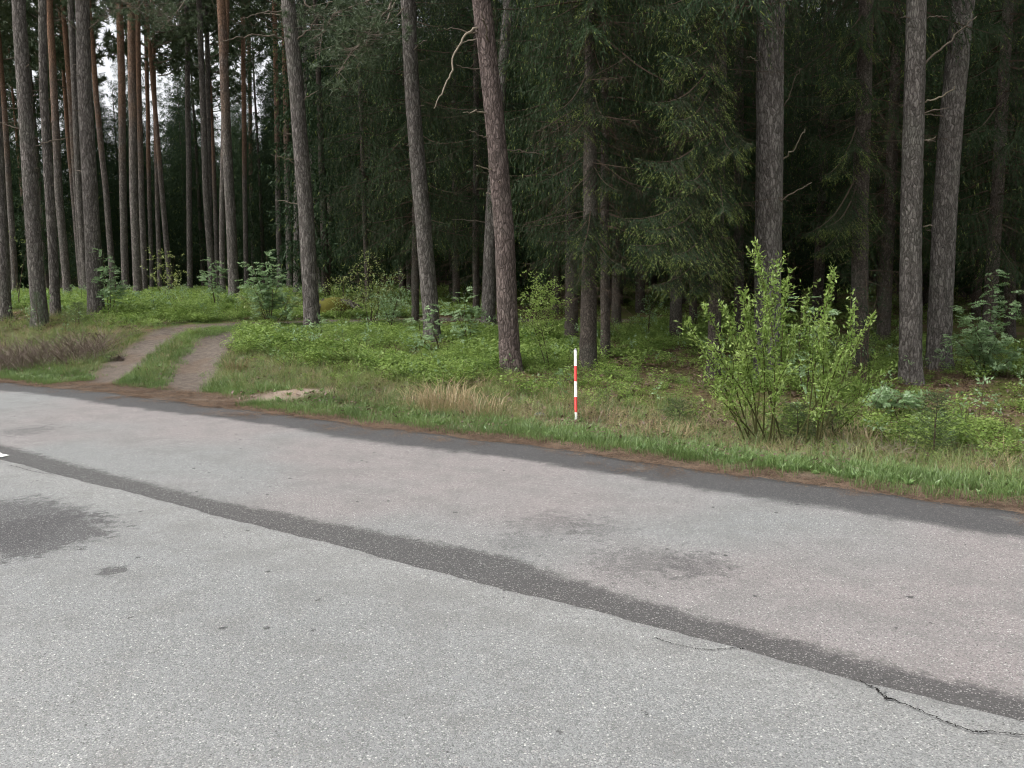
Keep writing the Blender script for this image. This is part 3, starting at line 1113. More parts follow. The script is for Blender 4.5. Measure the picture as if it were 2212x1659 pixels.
HERO = {
    # spruce: list of (height on the stem, end pixel x, y, metres nearer to the camera)
    'e1': [(5.1, 1172, 262, .5), (4.4, 1200, 300, .9), (6.4, 1225, 70, .8), (6.2, 1320, 110, .6), (5.6, 1340, 190, .7), (2.7, 1216, 515, .7), (2.9, 1262, 560, 1.0), (2.4, 1225, 640, .6), (2.6, 1330, 590, 1.1), (6.9, 1290, 30, .9), (5.0, 1330, 270, .9), (3.6, 1345, 420, .8)],
    'e5': [(4.5, 1640, 322, 1.1), (4.3, 1590, 330, 1.6), (4.0, 1500, 300, 1.3), (3.7, 1580, 470, 1.7), (3.9, 1460, 400, 1.6), (3.5, 1420, 430, 1.5), (3.2, 1380, 505, 1.6), (3.0, 1330, 540, 1.7), (2.9, 1440, 560, 1.8), (2.6, 1530, 600, 1.4), (2.5, 1410, 630, 1.5), (3.4, 1300, 480, 1.4),
           (5.6, 1400, 120, 1.4), (5.9, 1450, 60, 1.3), (5.2, 1390, 230, 1.4), (5.0, 1520, 150, 1.2), (6.6, 1370, 20, 1.2), (6.4, 1590, 60, 1.1), (4.9, 1430, 270, 1.6), (2.3, 1500, 640, 1.3), (6.9, 1480, -30, 1.3), (4.1, 1350, 350, 1.5)],
    'e6': [(5.6, 1905, 240, .9), (5.4, 1770, 120, 1.0), (4.2, 1830, 300, 1.2), (4.7, 1760, 395, .8), (3.7, 1720, 520, .9), (3.5, 1780, 500, 1.2), (6.6, 1800, 60, 1.0), (6.2, 1860, 90, 1.2), (4.4, 1925, 235, .6), (3.2, 1740, 560, .7)],
}
for i, (k, path, w0, w1, H, lab, grp, dep, var) in enumerate(SPRUCES):
    t, b, P, R, zc = path_tree('spruce_tree', 'spruce', path, w0, w1, H, M['spruce'], lab, 'dark spruce trunks at the forest edge', dep, 14, 200 + i, .4, dep is None)
    TREES[k] = (t, b, P, R, zc)
    r = np.random.default_rng(500 + i)
    o = mesh_obj('crown', SPR_NEAR[var], t, (0, 0, 0 if k not in HERO else 3.2))
    o.rotation_euler = (0, 0, r.uniform(0, 6.28))
    s_ = H / 19.
    o.scale = (s_ * .85, s_ * .85, s_)
    if k in HERO:
        C = Crown()
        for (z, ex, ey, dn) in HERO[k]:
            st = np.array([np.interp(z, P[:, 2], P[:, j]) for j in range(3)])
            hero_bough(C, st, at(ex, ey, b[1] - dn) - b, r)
        for m in range(26):
            arr, Lp = BARE[m % 4]
            C.add(arr, rotz(r.uniform(0, 6.28)) @ roty(r.normal(.15, .2)), (0, 0, r.uniform(1.2, 5)), r.uniform(.5, 1.))
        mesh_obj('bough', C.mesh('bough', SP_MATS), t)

# dead limbs one can follow in the photograph
def limb(key, pix, r0, r1, mat='dead', near=0.):
    t, b, P, R, zc = TREES[key]
    n = len(pix)
    stub(t, b, [at(x, y, b[1] - near * j / max(1, n - 1)) for j, (x, y) in enumerate(pix)], r0, r1, M[mat], 'branch')


limb('c1', [(1042, 66), (1028, 62), (1002, 78), (984, 110), (972, 160), (956, 200), (938, 234)], .022, .008, 'dead_pale', .6)
limb('c1', [(1046, 70), (1000, 68), (958, 60)], .014, .004, 'dead', .3)
limb('c1', [(1058, 244), (1030, 240), (998, 244)], .016, .005, 'dead_pale', .5)
limb('c1', [(1062, 300), (1035, 290), (1012, 282)], .014, .004, 'dead', .5)
limb('c1', [(1072, 372), (1050, 364), (1030, 357)], .014, .006, 'dead_pale', .4)
limb('c1', [(1050, 150), (1015, 148), (985, 142)], .012, .004, 'dead', .4)
limb('d3', [(1994, 140), (2030, 108), (2070, 70), (2110, 35)], .020, .008, 'dead', .3)
limb('d3', [(1994, 222), (2028, 212), (2056, 194), (2062, 188)], .016, .006, 'dead_pale', .5)
limb('d3', [(1994, 304), (2016, 300), (2020, 296)], .012, .005, 'dead_pale', .2)
limb('d3', [(1994, 490), (2010, 486), (2016, 488)], .012, .005, 'dead_pale', .2)
limb('d3', [(1992, 40), (2015, 35), (2045, 36)], .012, .004, 'dead', .2)
limb('d3', [(1970, 42), (1955, 36), (1946, 38)], .012, .006, 'dead', .2)
limb('d1', [(1690, 345), (1712, 325), (1728, 300), (1738, 280)], .014, .006, 'dead_pale', .5)
limb('d1', [(1690, 235), (1712, 190), (1725, 150)], .012, .004, 'dead', .5)
limb('d1', [(1645, 135), (1630, 128), (1614, 121)], .012, .005, 'dead_pale', .4)
limb('b1', [(618, 88), (590, 78), (550, 76), (512, 82), (480, 90)], .022, .007, 'dead', .8)
limb('b1', [(612, 24), (580, 26), (545, 34), (520, 42)], .018, .006, 'dead', .6)
limb('b1', [(622, 100), (660, 70), (690, 30), (720, 0), (740, -25)], .016, .006, 'dead', .6)
limb('b1', [(630, 290), (610, 288), (602, 283)], .012, .005, 'dead', .3)
limb('b1', [(640, 346), (626, 342), (622, 336)], .010, .005, 'dead', .3)
limb('b6', [(890, 0), (860, 30), (820, 75), (790, 110), (768, 148)], .018, .006, 'dead', .7)
limb('a6', [(180, 72), (165, 62), (140, 40), (118, 18)], .018, .007, 'dead', .5)
limb('a6', [(180, 175), (172, 165), (164, 160)], .014, .006, 'dead', .3)
limb('a6', [(188, 70), (200, 55), (214, 42)], .014, .006, 'dead', .3)
limb('a6', [(184, 250), (172, 240), (158, 236)], .014, .006, 'dead', .3)
limb('a2', [(50, 265), (25, 264), (0, 268)], .010, .004, 'dead', .4)
limb('a2', [(52, 234), (30, 234), (4, 236)], .010, .004, 'dead', .4)
limb('e5', [(1548, 120), (1535, 160), (1522, 190), (1510, 215)], .018, .006, 'dead', .5)


# green pine boughs that hang into the picture
def pine_bough(key, z, pix, spread, near, n, seed):
    t, b, P, R, zc = TREES[key]
    r = np.random.default_rng(seed)
    st = np.array([np.interp(z, P[:, 2], P[:, j]) for j in range(3)])
    S = Soup()
    en = [at(x, y, b[1] - near) - b for x, y in pix]
    Q = np.array([st] + en)
    tt = np.linspace(0, len(Q) - 1, 10)
    A = np.stack([np.interp(tt, np.arange(len(Q)), Q[:, j]) for j in range(3)], -1)
    S.add_tube(A, np.linspace(.025, .008, 10), 5, 1)
    for k in range(n):
        u = r.uniform(.35, 1.)
        p = np.array([np.interp(u * (len(Q) - 1), np.arange(len(Q)), Q[:, j]) for j in range(3)])
        q_ = p + r.normal(0, spread, 3) * np.array([1, 1, .6])
        w = np.array([0, 0, .006])
        S.add(np.stack([p - w, p + w, q_])[None], 0, 1)
        S.add(pine_tuft(r, 34, .12, .006) + q_.astype(np.float32), 0, 0)
    mesh_obj('bough', S.mesh('bough', PN_MATS), t)


pine_bough('b6', 7.2, [(830, 60), (760, 110), (730, 160)], .34, 1.2, 90, 1)
pine_bough('b6', 8.0, [(800, 0), (720, 30), (700, 70)], .36, .6, 80, 2)
pine_bough('b6', 7.6, [(840, 20), (800, 60), (790, 100)], .30, 1.6, 60, 3)
pine_bough('b1', 8.6, [(660, 10), (700, 40), (690, 120)], .32, .2, 60, 4)
pine_bough('a9', 12.5, [(330, 20), (360, 40)], .6, .8, 90, 5)
pine_bough('a9', 13.0, [(260, 20), (220, 40)], .6, 1.2, 90, 6)
pine_bough('a6', 9.2, [(240, -10), (300, 20)], .4, 1., 70, 7)
pine_bough('a17', 10.5, [(380, 30), (350, 60)], .45, .8, 60, 8)
pine_bough('a14', 14.0, [(470, 30), (540, 60)], .6, .8, 60, 9)

# ------------------------------------------------------------------ the trees farther in, each one a tree of its own
def ang_px(x, y):
    return 1106 + F * x / y


def bg_tree(kind, x, y, seed, label, group):
    r = np.random.default_rng(seed)
    z = gz(x, y)
    if kind == 'spruce':
        H = r.uniform(15, 21)
        t = empty('spruce_tree', (x, y, z), label, 'spruce', group)
        s_ = H / 18.5
        o = mesh_obj('trunk', TRUNK_S[seed % len(TRUNK_S)], t)
        o.scale = (s_, s_, s_)
        o = mesh_obj('crown', SPR_NEAR[seed % 3] if y < 24 else SPR_FAR[seed % 4], t)
        o.scale = (s_ * r.uniform(.85, 1.1),) * 2 + (s_,)
        o.rotation_euler = (0, 0, r.uniform(0, 6.28))
    else:
        H = r.uniform(18, 23)
        t = empty('pine_tree', (x, y, z), label, 'pine', group)
        s_ = H / 20.
        o = mesh_obj('trunk', TRUNK_P[seed % len(TRUNK_P)], t)
        o.scale = (s_, s_, s_)
        o.rotation_euler = (r.normal(0, .012), r.normal(0, .012), r.uniform(0, 6.28))
        o = mesh_obj('crown', PINE_CRF[seed % 3], t, (0, 0, 10.8 * s_))
        o.scale = (s_ * 1.15, s_ * 1.15, s_ * 1.15)
        o.rotation_euler = (0, 0, r.uniform(0, 6.28))


GAPS = [(-400, 45, 'at the left edge of the picture'), (45, 195, 'left of the knotty pine'),
        (195, 262, 'just right of the knotty pine'), (262, 330, 'behind the clump of far pines'), (330, 411, 'right of the clump of far pines'),
        (411, 500, 'behind the bend of the track'), (500, 604, 'above the rowan past the bend'), (604, 700, 'behind the thick pine right of the track'),
        (700, 800, 'behind the mossy stump'), (800, 920, 'left of the tall grey middle pine'), (920, 1060, 'between the two middle pines'),
        (1060, 1240, 'between the reddish pine and the pole'), (1240, 1400, 'behind the pole and its spruce'), (1400, 1545, 'left of the willow bush'),
        (1545, 1665, 'left of the thickest pine'), (1665, 1760, 'right of the thickest pine'), (1760, 1860, 'behind the right half of the willow bush'),
        (1860, 1970, 'left of the right hand pine pair'), (1970, 2060, 'behind the right hand pine pair'), (2060, 2160, 'right of the right hand pine pair'), (2160, 2800, 'at the right edge of the picture')]


TRUNK_S = [trunk_mesh(np.array([[0, 0, -.2], [.03, .02, 6], [0, 0, 18.]]), np.array([.15, .11, .02]), 8, 40 + k, M['spruce'], .4, False) for k in range(3)]
TRUNK_P = [trunk_mesh(np.array([[0, 0, -.2], [.10 * k - .1, .05, 8], [.1, 0, 20.]]), np.array([.15, .12, .03]), 8, 44 + k, M['pine_orange'], .3, False) for k in range(3)]
r = np.random.default_rng(21)
placed = [(v[1][0], v[1][1]) for v in TREES.values()]
back = []
nb = 0
tries = 0
while nb < 180 and tries < 6000:
    tries += 1
    y = r.uniform(19, 62)
    px = r.uniform(-110, 2400)
    x = (px - 1106) / F * y
    left = px < 690
    if left:
        if y < 33:
            continue
        kind = 'pine' if (r.uniform() < (.9 if y < 46 else .45)) else 'spruce'
        if kind == 'spruce' and y < 42:
            continue
        gap = 3.1
    else:
        kind = 'spruce'
        if px < 900 and y < 26:
            continue
        gap = 1.9 + .015 * y
    if min(poly_dist(np.array([x]), np.array([y]), RUTS[0])[0], 99) < 1.6:
        continue
    if any((x - a) ** 2 + (y - b_) ** 2 < gap * gap for a, b_ in placed):
        continue
    placed.append((x, y))
    back.append((px, y, x, kind, 1000 + nb))
    nb += 1
for lo, hi, where in GAPS:
    for kind, word in (('pine', 'orange stemmed pine'), ('spruce', 'dark spruce')):
        row = sorted([q_ for q_ in back if lo <= q_[0] < hi and q_[3] == kind], key=lambda q_: q_[1])
        for n_, (px, y, x, kd, sdv) in enumerate(row):
            first = ('foremost far ', 'second far ')[n_] if n_ < 2 else 'faint far '
            bg_tree(kd, x, y, sdv, first + word + ' ' + where, ('far pines ' if kind == 'pine' else 'dark spruces ') + where)


# ------------------------------------------------------------------ scattering of what nobody could count
def scatter(name, P, rz, sc, pick, protos, label, cat, tilt=None):
    coll = bpy.data.collections.new(name + '_kinds')
    for i, o in enumerate(protos):
        coll.objects.link(o)
    me = bpy.data.meshes.new(name)
    P = np.asarray(P, np.float32)
    me.vertices.add(len(P))
    me.vertices.foreach_set('co', P.ravel())
    rot = np.zeros((len(P), 3), np.float32)
    rot[:, 2] = rz
    if tilt is not None:
        rot[:, :2] = tilt
    a = me.attributes.new('rot', 'FLOAT_VECTOR', 'POINT')
    a.data.foreach_set('vector', rot.ravel())
    a = me.attributes.new('siz', 'FLOAT', 'POINT')
    a.data.foreach_set('value', np.asarray(sc, np.float32))
    a = me.attributes.new('pick', 'INT', 'POINT')
    a.data.foreach_set('value', np.asarray(pick, np.int32))
    me.update()
    ng = bpy.data.node_groups.new(name, 'GeometryNodeTree')
    ng.interface.new_socket('Geometry', in_out='INPUT', socket_type='NodeSocketGeometry')
    ng.interface.new_socket('Geometry', in_out='OUTPUT', socket_type='NodeSocketGeometry')
    gi = ng.nodes.new('NodeGroupInput')
    go = ng.nodes.new('NodeGroupOutput')
    ci = ng.nodes.new('GeometryNodeCollectionInfo')
    ci.inputs['Collection'].default_value = coll
    ci.inputs['Separate Children'].default_value = True
    ci.inputs['Reset Children'].default_value = True
    ip = ng.nodes.new('GeometryNodeInstanceOnPoints')
    ip.inputs['Pick Instance'].default_value = True

    def na(nm, ty):
        n = ng.nodes.new('GeometryNodeInputNamedAttribute')
        n.data_type = ty
        n.inputs['Name'].default_value = nm
        return n.outputs['Attribute']
    L = ng.links.new
    L(gi.outputs[0], ip.inputs['Points'])
    L(ci.outputs[0], ip.inputs['Instance'])
    L(na('pick', 'INT'), ip.inputs['Instance Index'])
    L(na('rot', 'FLOAT_VECTOR'), ip.inputs['Rotation'])
    L(na('siz', 'FLOAT'), ip.inputs['Scale'])
    L(ip.outputs[0], go.inputs[0])
    o = mesh_obj(name, me)
    md = o.modifiers.new('scatter', 'NODES')
    md.node_group = ng
    return tag(o, label, cat, kind='stuff')


def proto(name, me):
    return bpy.data.objects.new(name, me)


def diamonds(r, base, dv, L, W, fold=.25):
    """leaf: two triangles with a fold along the midrib"""
    n = len(base)
    w = unit(np.cross(dv, r.normal(0, .35, (n, 3)) + np.array([0, 0, 1.])))
    up = np.cross(w, dv)
    L = L[:, None]
    W = W[:, None]
    mid = base + dv * L * .45
    tip = base + dv * L
    a = np.stack([base, mid + w * W + up * W * fold, tip], 1)
    b = np.stack([base, tip, mid - w * W + up * W * fold], 1)
    return np.concatenate([a, b])


def bilberry_sprig(seed, n=150, H=.17, rad=.17, ls=1.3):
    r = np.random.default_rng(seed)
    S = Soup()
    for k in range(9):
        a = r.uniform(0, 6.28)
        rr = rad * math.sqrt(r.uniform(0, 1))
        h = H * r.uniform(.65, 1.1)
        foot = np.array([math.cos(a) * rr * .6, math.sin(a) * rr * .6, -.02])
        top = np.array([math.cos(a) * rr * 1.25, math.sin(a) * rr * 1.25, h])
        S.add(np.stack([foot + [.003, 0, 0], foot - [.003, 0, 0], top])[None], 0, 1)
        m = n // 9
        u = r.uniform(.35, 1.05, m)
        b = foot + (top - foot) * u[:, None] + r.normal(0, .045, (m, 3)) * np.array([1, 1, .5])
        dv = unit(np.stack([r.normal(0, 1, m), r.normal(0, 1, m), r.uniform(-.1, .7, m)], -1))
        S.add(diamonds(r, b, dv, ls * r.uniform(.022, .036, m), ls * r.uniform(.007, .011, m)), 0, 0)
    return S.mesh('bilberry_sprig', [M['bilberry'], M['stem']])


def grass_tuft(seed, n, H, rad, bend, w, mat, name='grass_tuft'):
    r = np.random.default_rng(seed)
    a = r.uniform(0, 6.28, n)
    rr = rad * np.sqrt(r.uniform(0, 1, n))
    f = np.stack([np.cos(a) * rr, np.sin(a) * rr, np.full(n, -.015)], -1)
    h = H * r.uniform(.5, 1.15, n)
    a2 = a + r.normal(0, .9, n)
    out = np.stack([np.cos(a2), np.sin(a2), 0 * a2], -1)
    bd = (bend * r.uniform(.2, 1.3, n) * h)[:, None]
    up = np.array([0, 0, 1.])
    m1 = f + up * (h * .55)[:, None] + out * bd * .35
    tp = f + up * (h * (1 - .25 * bend))[:, None] + out * bd
    s = np.stack([-np.sin(a2), np.cos(a2), 0 * a2], -1) * (w * r.uniform(.7, 1.2, n))[:, None]
    S = Soup()
    S.add(np.stack([f - s, f + s, m1 + s * .8], 1))
    S.add(np.stack([f - s, m1 + s * .8, m1 - s * .8], 1))
    S.add(np.stack([m1 - s * .8, m1 + s * .8, tp], 1))
    return S.mesh(name, [mat])


def rosette(seed, mat, L=.13):
    r = np.random.default_rng(seed)
    S = Soup()
    n = 11
    a = np.arange(n) * 2.4
    dv = unit(np.stack([np.cos(a), np.sin(a), r.uniform(.2, 1.2, n)], -1))
    S.add(diamonds(r, np.zeros((n, 3)), dv, L * r.uniform(.6, 1.2, n), .20 * L * r.uniform(.7, 1.2, n), .3))
    return S.mesh('weed', [mat])


def needle_patch(seed, n=110, rad=.14):
    r = np.random.default_rng(seed)
    b = np.stack([r.normal(0, rad * .6, n), r.normal(0, rad * .6, n), r.uniform(.001, .014, n)], -1)
    a = r.uniform(0, 6.28, n)
    dv = np.stack([np.cos(a), np.sin(a), r.normal(0, .12, n)], -1)
    w = np.stack([-np.sin(a), np.cos(a), 0 * a], -1) * .0022
    S = Soup()
    S.add(np.stack([b - w, b + w, b + dv * .055], 1))
    return S.mesh('needles', [M['needle']])


def leaf_patch(seed, n=26, rad=.2):
    r = np.random.default_rng(seed)
    b = np.stack([r.normal(0, rad * .6, n), r.normal(0, rad * .6, n), r.uniform(.005, .05, n)], -1)
    dv = unit(r.normal(0, 1, (n, 3)) * np.array([1, 1, .3]))
    S = Soup()
    S.add(diamonds(r, b, dv, r.uniform(.03, .07, n), r.uniform(.010, .018, n)))
    return S.mesh('dead_leaves', [M['deadleaf']])


def leafy_seedling(seed):
    r = np.random.default_rng(seed)
    S = Soup()
    h = r.uniform(.32, .5)
    top = np.array([r.normal(0, .08), r.normal(0, .08), h])
    S.add_tube(np.array([[0, 0, -.02], top * .5 + [.01, 0, 0], top]), np.array([.004, .003, .0015]), 3, 1)
    for k in range(7):
        u = r.uniform(.5, 1)
        a = r.uniform(0, 6.28)
        d0 = unit(np.array([math.cos(a), math.sin(a), r.uniform(0, .6)]))
        m = 5
        b = top * u + d0 * r.uniform(.02, .10, (m, 1))
        S.add(diamonds(r, b, unit(d0 + r.normal(0, .55, (m, 3))), r.uniform(.035, .06, m), r.uniform(.009, .015, m)), 0, 0)
    return S.mesh('leafy_seedling', [M['rowan'], M['twig']])


def field(n, slo, shi, dlo, dhi, seed, wide=46):
    r = np.random.default_rng(seed)
    s = r.uniform(slo, shi, n)
    d = r.uniform(dlo, dhi, n)
    x, y = xy(s, d)
    ok = (np.abs(np.degrees(np.arctan2(x, y))) < wide) & (y > 1)
    s, d, x, y = s[ok], d[ok], x[ok], y[ok]
    e = d - edge_d(s)
    rd = np.minimum(poly_dist(x, y, RUTS[0]), poly_dist(x, y, RUTS[1]))
    return r, s, d, e, x, y, rd


TRK = np.array(RUTS)
MED = [tuple((np.array(a) + np.array(b)) / 2) for a, b in zip(RUTS[0], RUTS[1])]


def put(x, y, dz=0.):
    s_, d_ = sd(x, y)
    return np.stack([x, y, np.where(d_ < edge_d(s_), .003, height(x, y)) + dz], -1)


def go(name, sel, x, y, r, lo, hi, protos, label, cat, pick=None, tilt=.12, size=None):
    k = 1. if size is None else size[sel]
    x, y = x[sel], y[sel]
    n = len(x)
    if pick is None:
        pick = r.integers(0, len(protos), n)
    return scatter(name, put(x, y), r.uniform(0, 6.28, n), r.uniform(lo, hi, n) * k, pick, protos, label, cat, r.normal(0, tilt, (n, 2)))


# the wood beyond, one mass
r = np.random.default_rng(91)
fy = r.uniform(60, 130, 620)
fx = (r.uniform(-700, 2900, 620) - 1106) / F * fy
ok = (fx > -3) | (r.uniform(0, 1, 620) < .8)
fx, fy = fx[ok], fy[ok]
pk = np.where(fx < -8, r.integers(2, 6, len(fx)), r.integers(0, 4, len(fx)))
FW = [proto('far_spruce', spruce_crown(86 + k_, 18, .25, 3.0, BV, BARE, step=.36).mesh('far_spruce', SP_MATS)) for k_ in range(3)] + [proto('far_spruce', SPR_FAR[0])]


FP = []
for k in range(2):
    C = Crown()
    r2 = np.random.default_rng(95 + k)
    S = Soup()
    S.add_tube(np.array([[0, 0, -.3], [.1, 0, 9], [0, 0, 20.]]), np.array([.17, .13, .03]), 6, 1)
    C.add(S.arrays())
    for j in range(40):
        f = (j + r2.uniform(0, 1)) / 40
        arr, Lp = LIMBF[r2.integers(4)]
        C.add(arr, rotz(j * 2.4) @ roty(-.1 - .6 * f), (0, 0, 10.5 + 9.5 * f), (2.6 * (.5 + .9 * f - 1.2 * f * f) + .3) / Lp)
    FP.append(proto('far_pine', C.mesh('far_pine', [M['pine_leaf'], M['pine_orange']])))
scatter('far_wood', np.stack([fx, fy, height(fx, fy)], -1), r.uniform(0, 6.28, len(fx)), r.uniform(.85, 1.2, len(fx)), pk, FW + FP, 'far mass of conifers closing the view behind the trunks', 'forest')


# bare and grassy places
def mouth_f(s, e):
    return (np.abs(s - 11.7) < 2.3) & (e < .75)


def sandy(x, y):
    return np.exp(-((x + 3.1) ** 2 / 0.6 + (y - 11.55) ** 2 / 0.16)) > .45


GR = [proto('grass_tuft', grass_tuft(1 + k, 24, .10, .09, .7, .0022, M['grass'])) for k in range(3)]
GT = [proto('grass_tuft', grass_tuft(11 + k, 20, .24, .10, .8, .0021, M['grass'])) for k in range(2)] + \
     [proto('grass_tuft', grass_tuft(15 + k, 20, .24, .11, 1., .0019, M['grass_olive'])) for k in range(2)]
DR = [proto('dry_tuft', grass_tuft(21 + k, 22, .26, .11, 1.2, .0020, M['dry'])) for k in range(3)]
BB = [proto('bilberry_sprig', bilberry_sprig(31 + k)) for k in range(4)]
BBF = [proto('bilberry_sprig', bilberry_sprig(41 + k, 100, .18, .26, 1.9)) for k in range(3)]
WD = [proto('weed', rosette(51 + k, M['weed'])) for k in range(3)]
ND = [proto('needles', needle_patch(61 + k)) for k in range(3)]
SDL = [proto('leafy_seedling', leafy_seedling(76 + k)) for k in range(4)]
LF = [proto('dead_leaves', leaf_patch(66 + k)) for k in range(3)]

# short green grass on the verge and between the ruts
r, s, d, e, x, y, rd = field(24000, -6, 30, 6.3, 9.0, 1)
nz = wav(x, y, 1.3, 31)
n2 = wav(x, y, 4.5, 36)
u = r.uniform(0, 1, len(x))
sel = (e > .22 + .14 * nz + .16 * n2) & (e < 1.25 + .4 * nz) & ~mouth_f(s, e) & (rd > .30) & ~sandy(x, y) & (u < .82 + .5 * n2)
go('verge_grass', sel, x, y, r, .55, 1.4, GR, 'short bright green grass along the edge of the road', 'grass')
r, s, d, e, x, y, rd = field(40000, 8, 24, 6.8, 16, 2)
md = poly_dist(x, y, MED)
n2 = wav(x, y, 3.5, 37)
u = r.uniform(0, 1, len(x))
sel = (((md < .40 + .1 * n2) & (rd > .28 + .12 * n2) & (u < .8)) | ((rd > .42) & (rd < .9) & (u < .2)) | ((rd > .16) & (u < .02))) & (e > .55)
go('track_grass', sel, x, y, r, .5, 1.15, GR, 'bright green grass strip growing between the ruts of the track', 'grass')
# taller mixed grass behind the verge
r, s, d, e, x, y, rd = field(36000, -6, 30, 6.8, 12.5, 3)
nz = wav(x, y, .9, 32)
n2 = wav(x, y, 3.1, 38)
u = r.uniform(0, 1, len(x))
sel = (e > .9 + .2 * nz) & (u < np.clip(1.1 - (e - 1.0) / 3.4, .10, 1) * (.62 + .35 * n2)) & (rd > .42) & ~mouth_f(s, e) & ~sandy(x, y) & (np.hypot(x - .72, y - 9.55) > .42) & ~((s < 7) & (u > .30))
olive = (r.uniform(0, 1, len(x)) < np.clip(.55 + .5 * nz + .3 * n2, .1, .95))
pk = np.where(olive, r.integers(2, 4, len(x)), r.integers(0, 2, len(x)))[sel]
go('tall_grass', sel, x, y, r, .4, 1.1, GT, 'loose green and olive grass on the bank behind the verge', 'grass', pk, .25)
# dry straw in patches
r, s, d, e, x, y, rd = field(16000, -6, 30, 6.8, 12.0, 4)
nz = wav(x, y, 1.1, 33)
pb = hit(1244, 905)
nearpole = np.exp(-(((x - pb[0]) / 1.9) ** 2 + ((y - pb[1]) / 1.0) ** 2))
leftb = (s > 13.2) & (e < 3.2)
u = r.uniform(0, 1, len(x))
sel = (e > .85) & (e < 4.0) & (u < .11 * (nz > .0) + .09 * ((s < 7) & (e > 1.1)) + .30 * nearpole + .05 + .05 * leftb) & (rd > .5) & ~mouth_f(s, e) & (np.hypot(x - .72, y - 9.55) > .38)
go('dry_grass', sel, x, y, r, .35, .9, DR, 'thin straw coloured dry grass scattered over the bank', 'grass', None, .3)
# bilberry carpet
r, s, d, e, x, y, rd = field(30000, -8, 30, 7.5, 24, 5)
nz = wav(x, y, .8, 34)
n2 = wav(x, y, 2.2, 39)
ST = hit(722, 680)
lim = np.where(s > 13.5, 2.9, np.where(s > 8.4, 1.9 + (s - 8.4) * .05, 2.2)) + .5 * nz
edgef = sstep(0, 1.0, e - lim)
u = r.uniform(0, 1, len(x))
cover = np.where(s > 8, .85 + .4 * n2, np.where(e < 3.6, .02, .22) + .35 * nz + .35 * n2)
cover = np.where((s < 2.2) & (e < 5), .6 + .4 * n2, cover)
feet = np.ones(len(x), bool)
for k_, v_ in TREES.items():
    bx, by = v_[1][0], v_[1][1]
    if by < 24:
        feet &= ~((np.abs(x - bx * (y / by)) < .28) & (y < by + .1) & (y > by - .75)) | (r.uniform(0, 1, len(x)) < .15)
sel = feet & (u < edgef * np.clip(cover, .06, 1)) & (rd > np.where(y > 17.8, .68, .5)) & (y < 24) & (np.hypot(x - ST[0], (y - ST[1] + .35) * .7) > .55)
sz = np.clip(.95 + .55 * wav(x, y, 1.7, 44) + .35 * wav(x, y, 4.5, 45), .4, 1.7) * sstep(-.2, 1.6, e - lim + .3)
go('bilberry_carpet', sel, x, y, r, .5, 1.3, BB, 'bright green bilberry carpet under the pines', 'bilberry', size=np.maximum(sz, .45))
r, s, d, e, x, y, rd = field(2600, -6, 30, 8.2, 22, 15)
u = r.uniform(0, 1, len(x))
sel = (u < .26 + .35 * wav(x, y, .9, 46)) & (rd > .9) & (e > 2.4)
go('forest_herbs', sel, x, y, r, .5, 1.25, SDL, 'pale leafy seedlings and stalks sticking out of the bilberry', 'herbs', None, .2)
r, s, d, e, x, y, rd = field(15000, -12, 60, 12, 60, 6)
nz = wav(x, y, .5, 35)
u = r.uniform(0, 1, len(x))
sel = (y >= 24) & (y < 60) & (u < np.clip(np.where(x < 0, .9, .4) + .6 * nz, .1, 1)) & (rd > .8)
go('distant_bilberry', sel, x, y, r, .8, 1.4, BBF, 'bilberry carpet far back between the trunks', 'bilberry')
# broad-leaved weeds on the right verge
r, s, d, e, x, y, rd = field(9000, -4, 16, 6.8, 9.5, 7)
u = r.uniform(0, 1, len(x))
n2 = wav(x, y, 2.5, 40)
sel = (e > .35) & (e < 2.2) & (u < np.where(s < 5, .42 + .6 * n2, .06) * np.where(e > 1.3, .4, 1)) & ~mouth_f(s, e) & (rd > .4)
go('verge_weeds', sel, x, y, r, .25, .62, WD, 'broad leaved weeds in the grass along the road', 'weeds')
# brown pine needles drifted along the asphalt, dead leaves on the bank
r, s, d, e, x, y, rd = field(9000, -4, 26, 5.9, 8, 8)
u = r.uniform(0, 1, len(x))
n2 = wav(x, y, 2.8, 41)
sel = ((e > -.03 + .09 * n2) & ((e < .36) | mouth_f(s, e)) & (u < .65)) | ((e > -.40) & (e < 1.0) & (u < .04))
go('needle_litter', sel, x, y, r, .6, 1.3, ND, 'rusty brown pine needles drifted along the edge of the asphalt', 'needles', None, .03)
r, s, d, e, x, y, rd = field(9000, -6, 24, 6.8, 20, 9)
u = r.uniform(0, 1, len(x))
sel = (e > .6) & (rd > .55) & (u < np.where(s < 9, .6, .34) + .4 * wav(x, y, 1.6, 42))
go('fallen_leaves', sel, x, y, r, .6, 1.3, LF, 'brown dead leaves lying between the grass and the bilberry', 'leaves', None, .05)


# ------------------------------------------------------------------ shrubs and saplings
def curve(P, n=14):
    P = np.asarray(P, float)
    t = np.linspace(0, len(P) - 1, n)
    Q = np.stack([np.interp(t, np.arange(len(P)), P[:, j]) for j in range(3)], -1)
    for _ in range(2):
        Q[1:-1] = .25 * Q[:-2] + .5 * Q[1:-1] + .25 * Q[2:]
    return Q


def shoot_leaves(S, r, Q, start, n, L, W, side=.05):
    """leaves set round a shoot Q from fraction start to the tip"""
    t = np.linspace(0, 1, len(Q))
    u = start + (1 - start) * r.uniform(0, 1, n) ** .8
    b = np.stack([np.interp(u, t, Q[:, j]) for j in range(3)], -1) + r.normal(0, side * .4, (n, 3))
    ax = unit(Q[-1] - Q[len(Q) // 2])
    dv = unit(r.normal(0, .75, (n, 3)) + ax * .75 + np.array([0, 0, -.15]))
    S.add(diamonds(r, b, dv, L * r.uniform(.6, 1.2, n), W * r.uniform(.7, 1.15, n), .35))


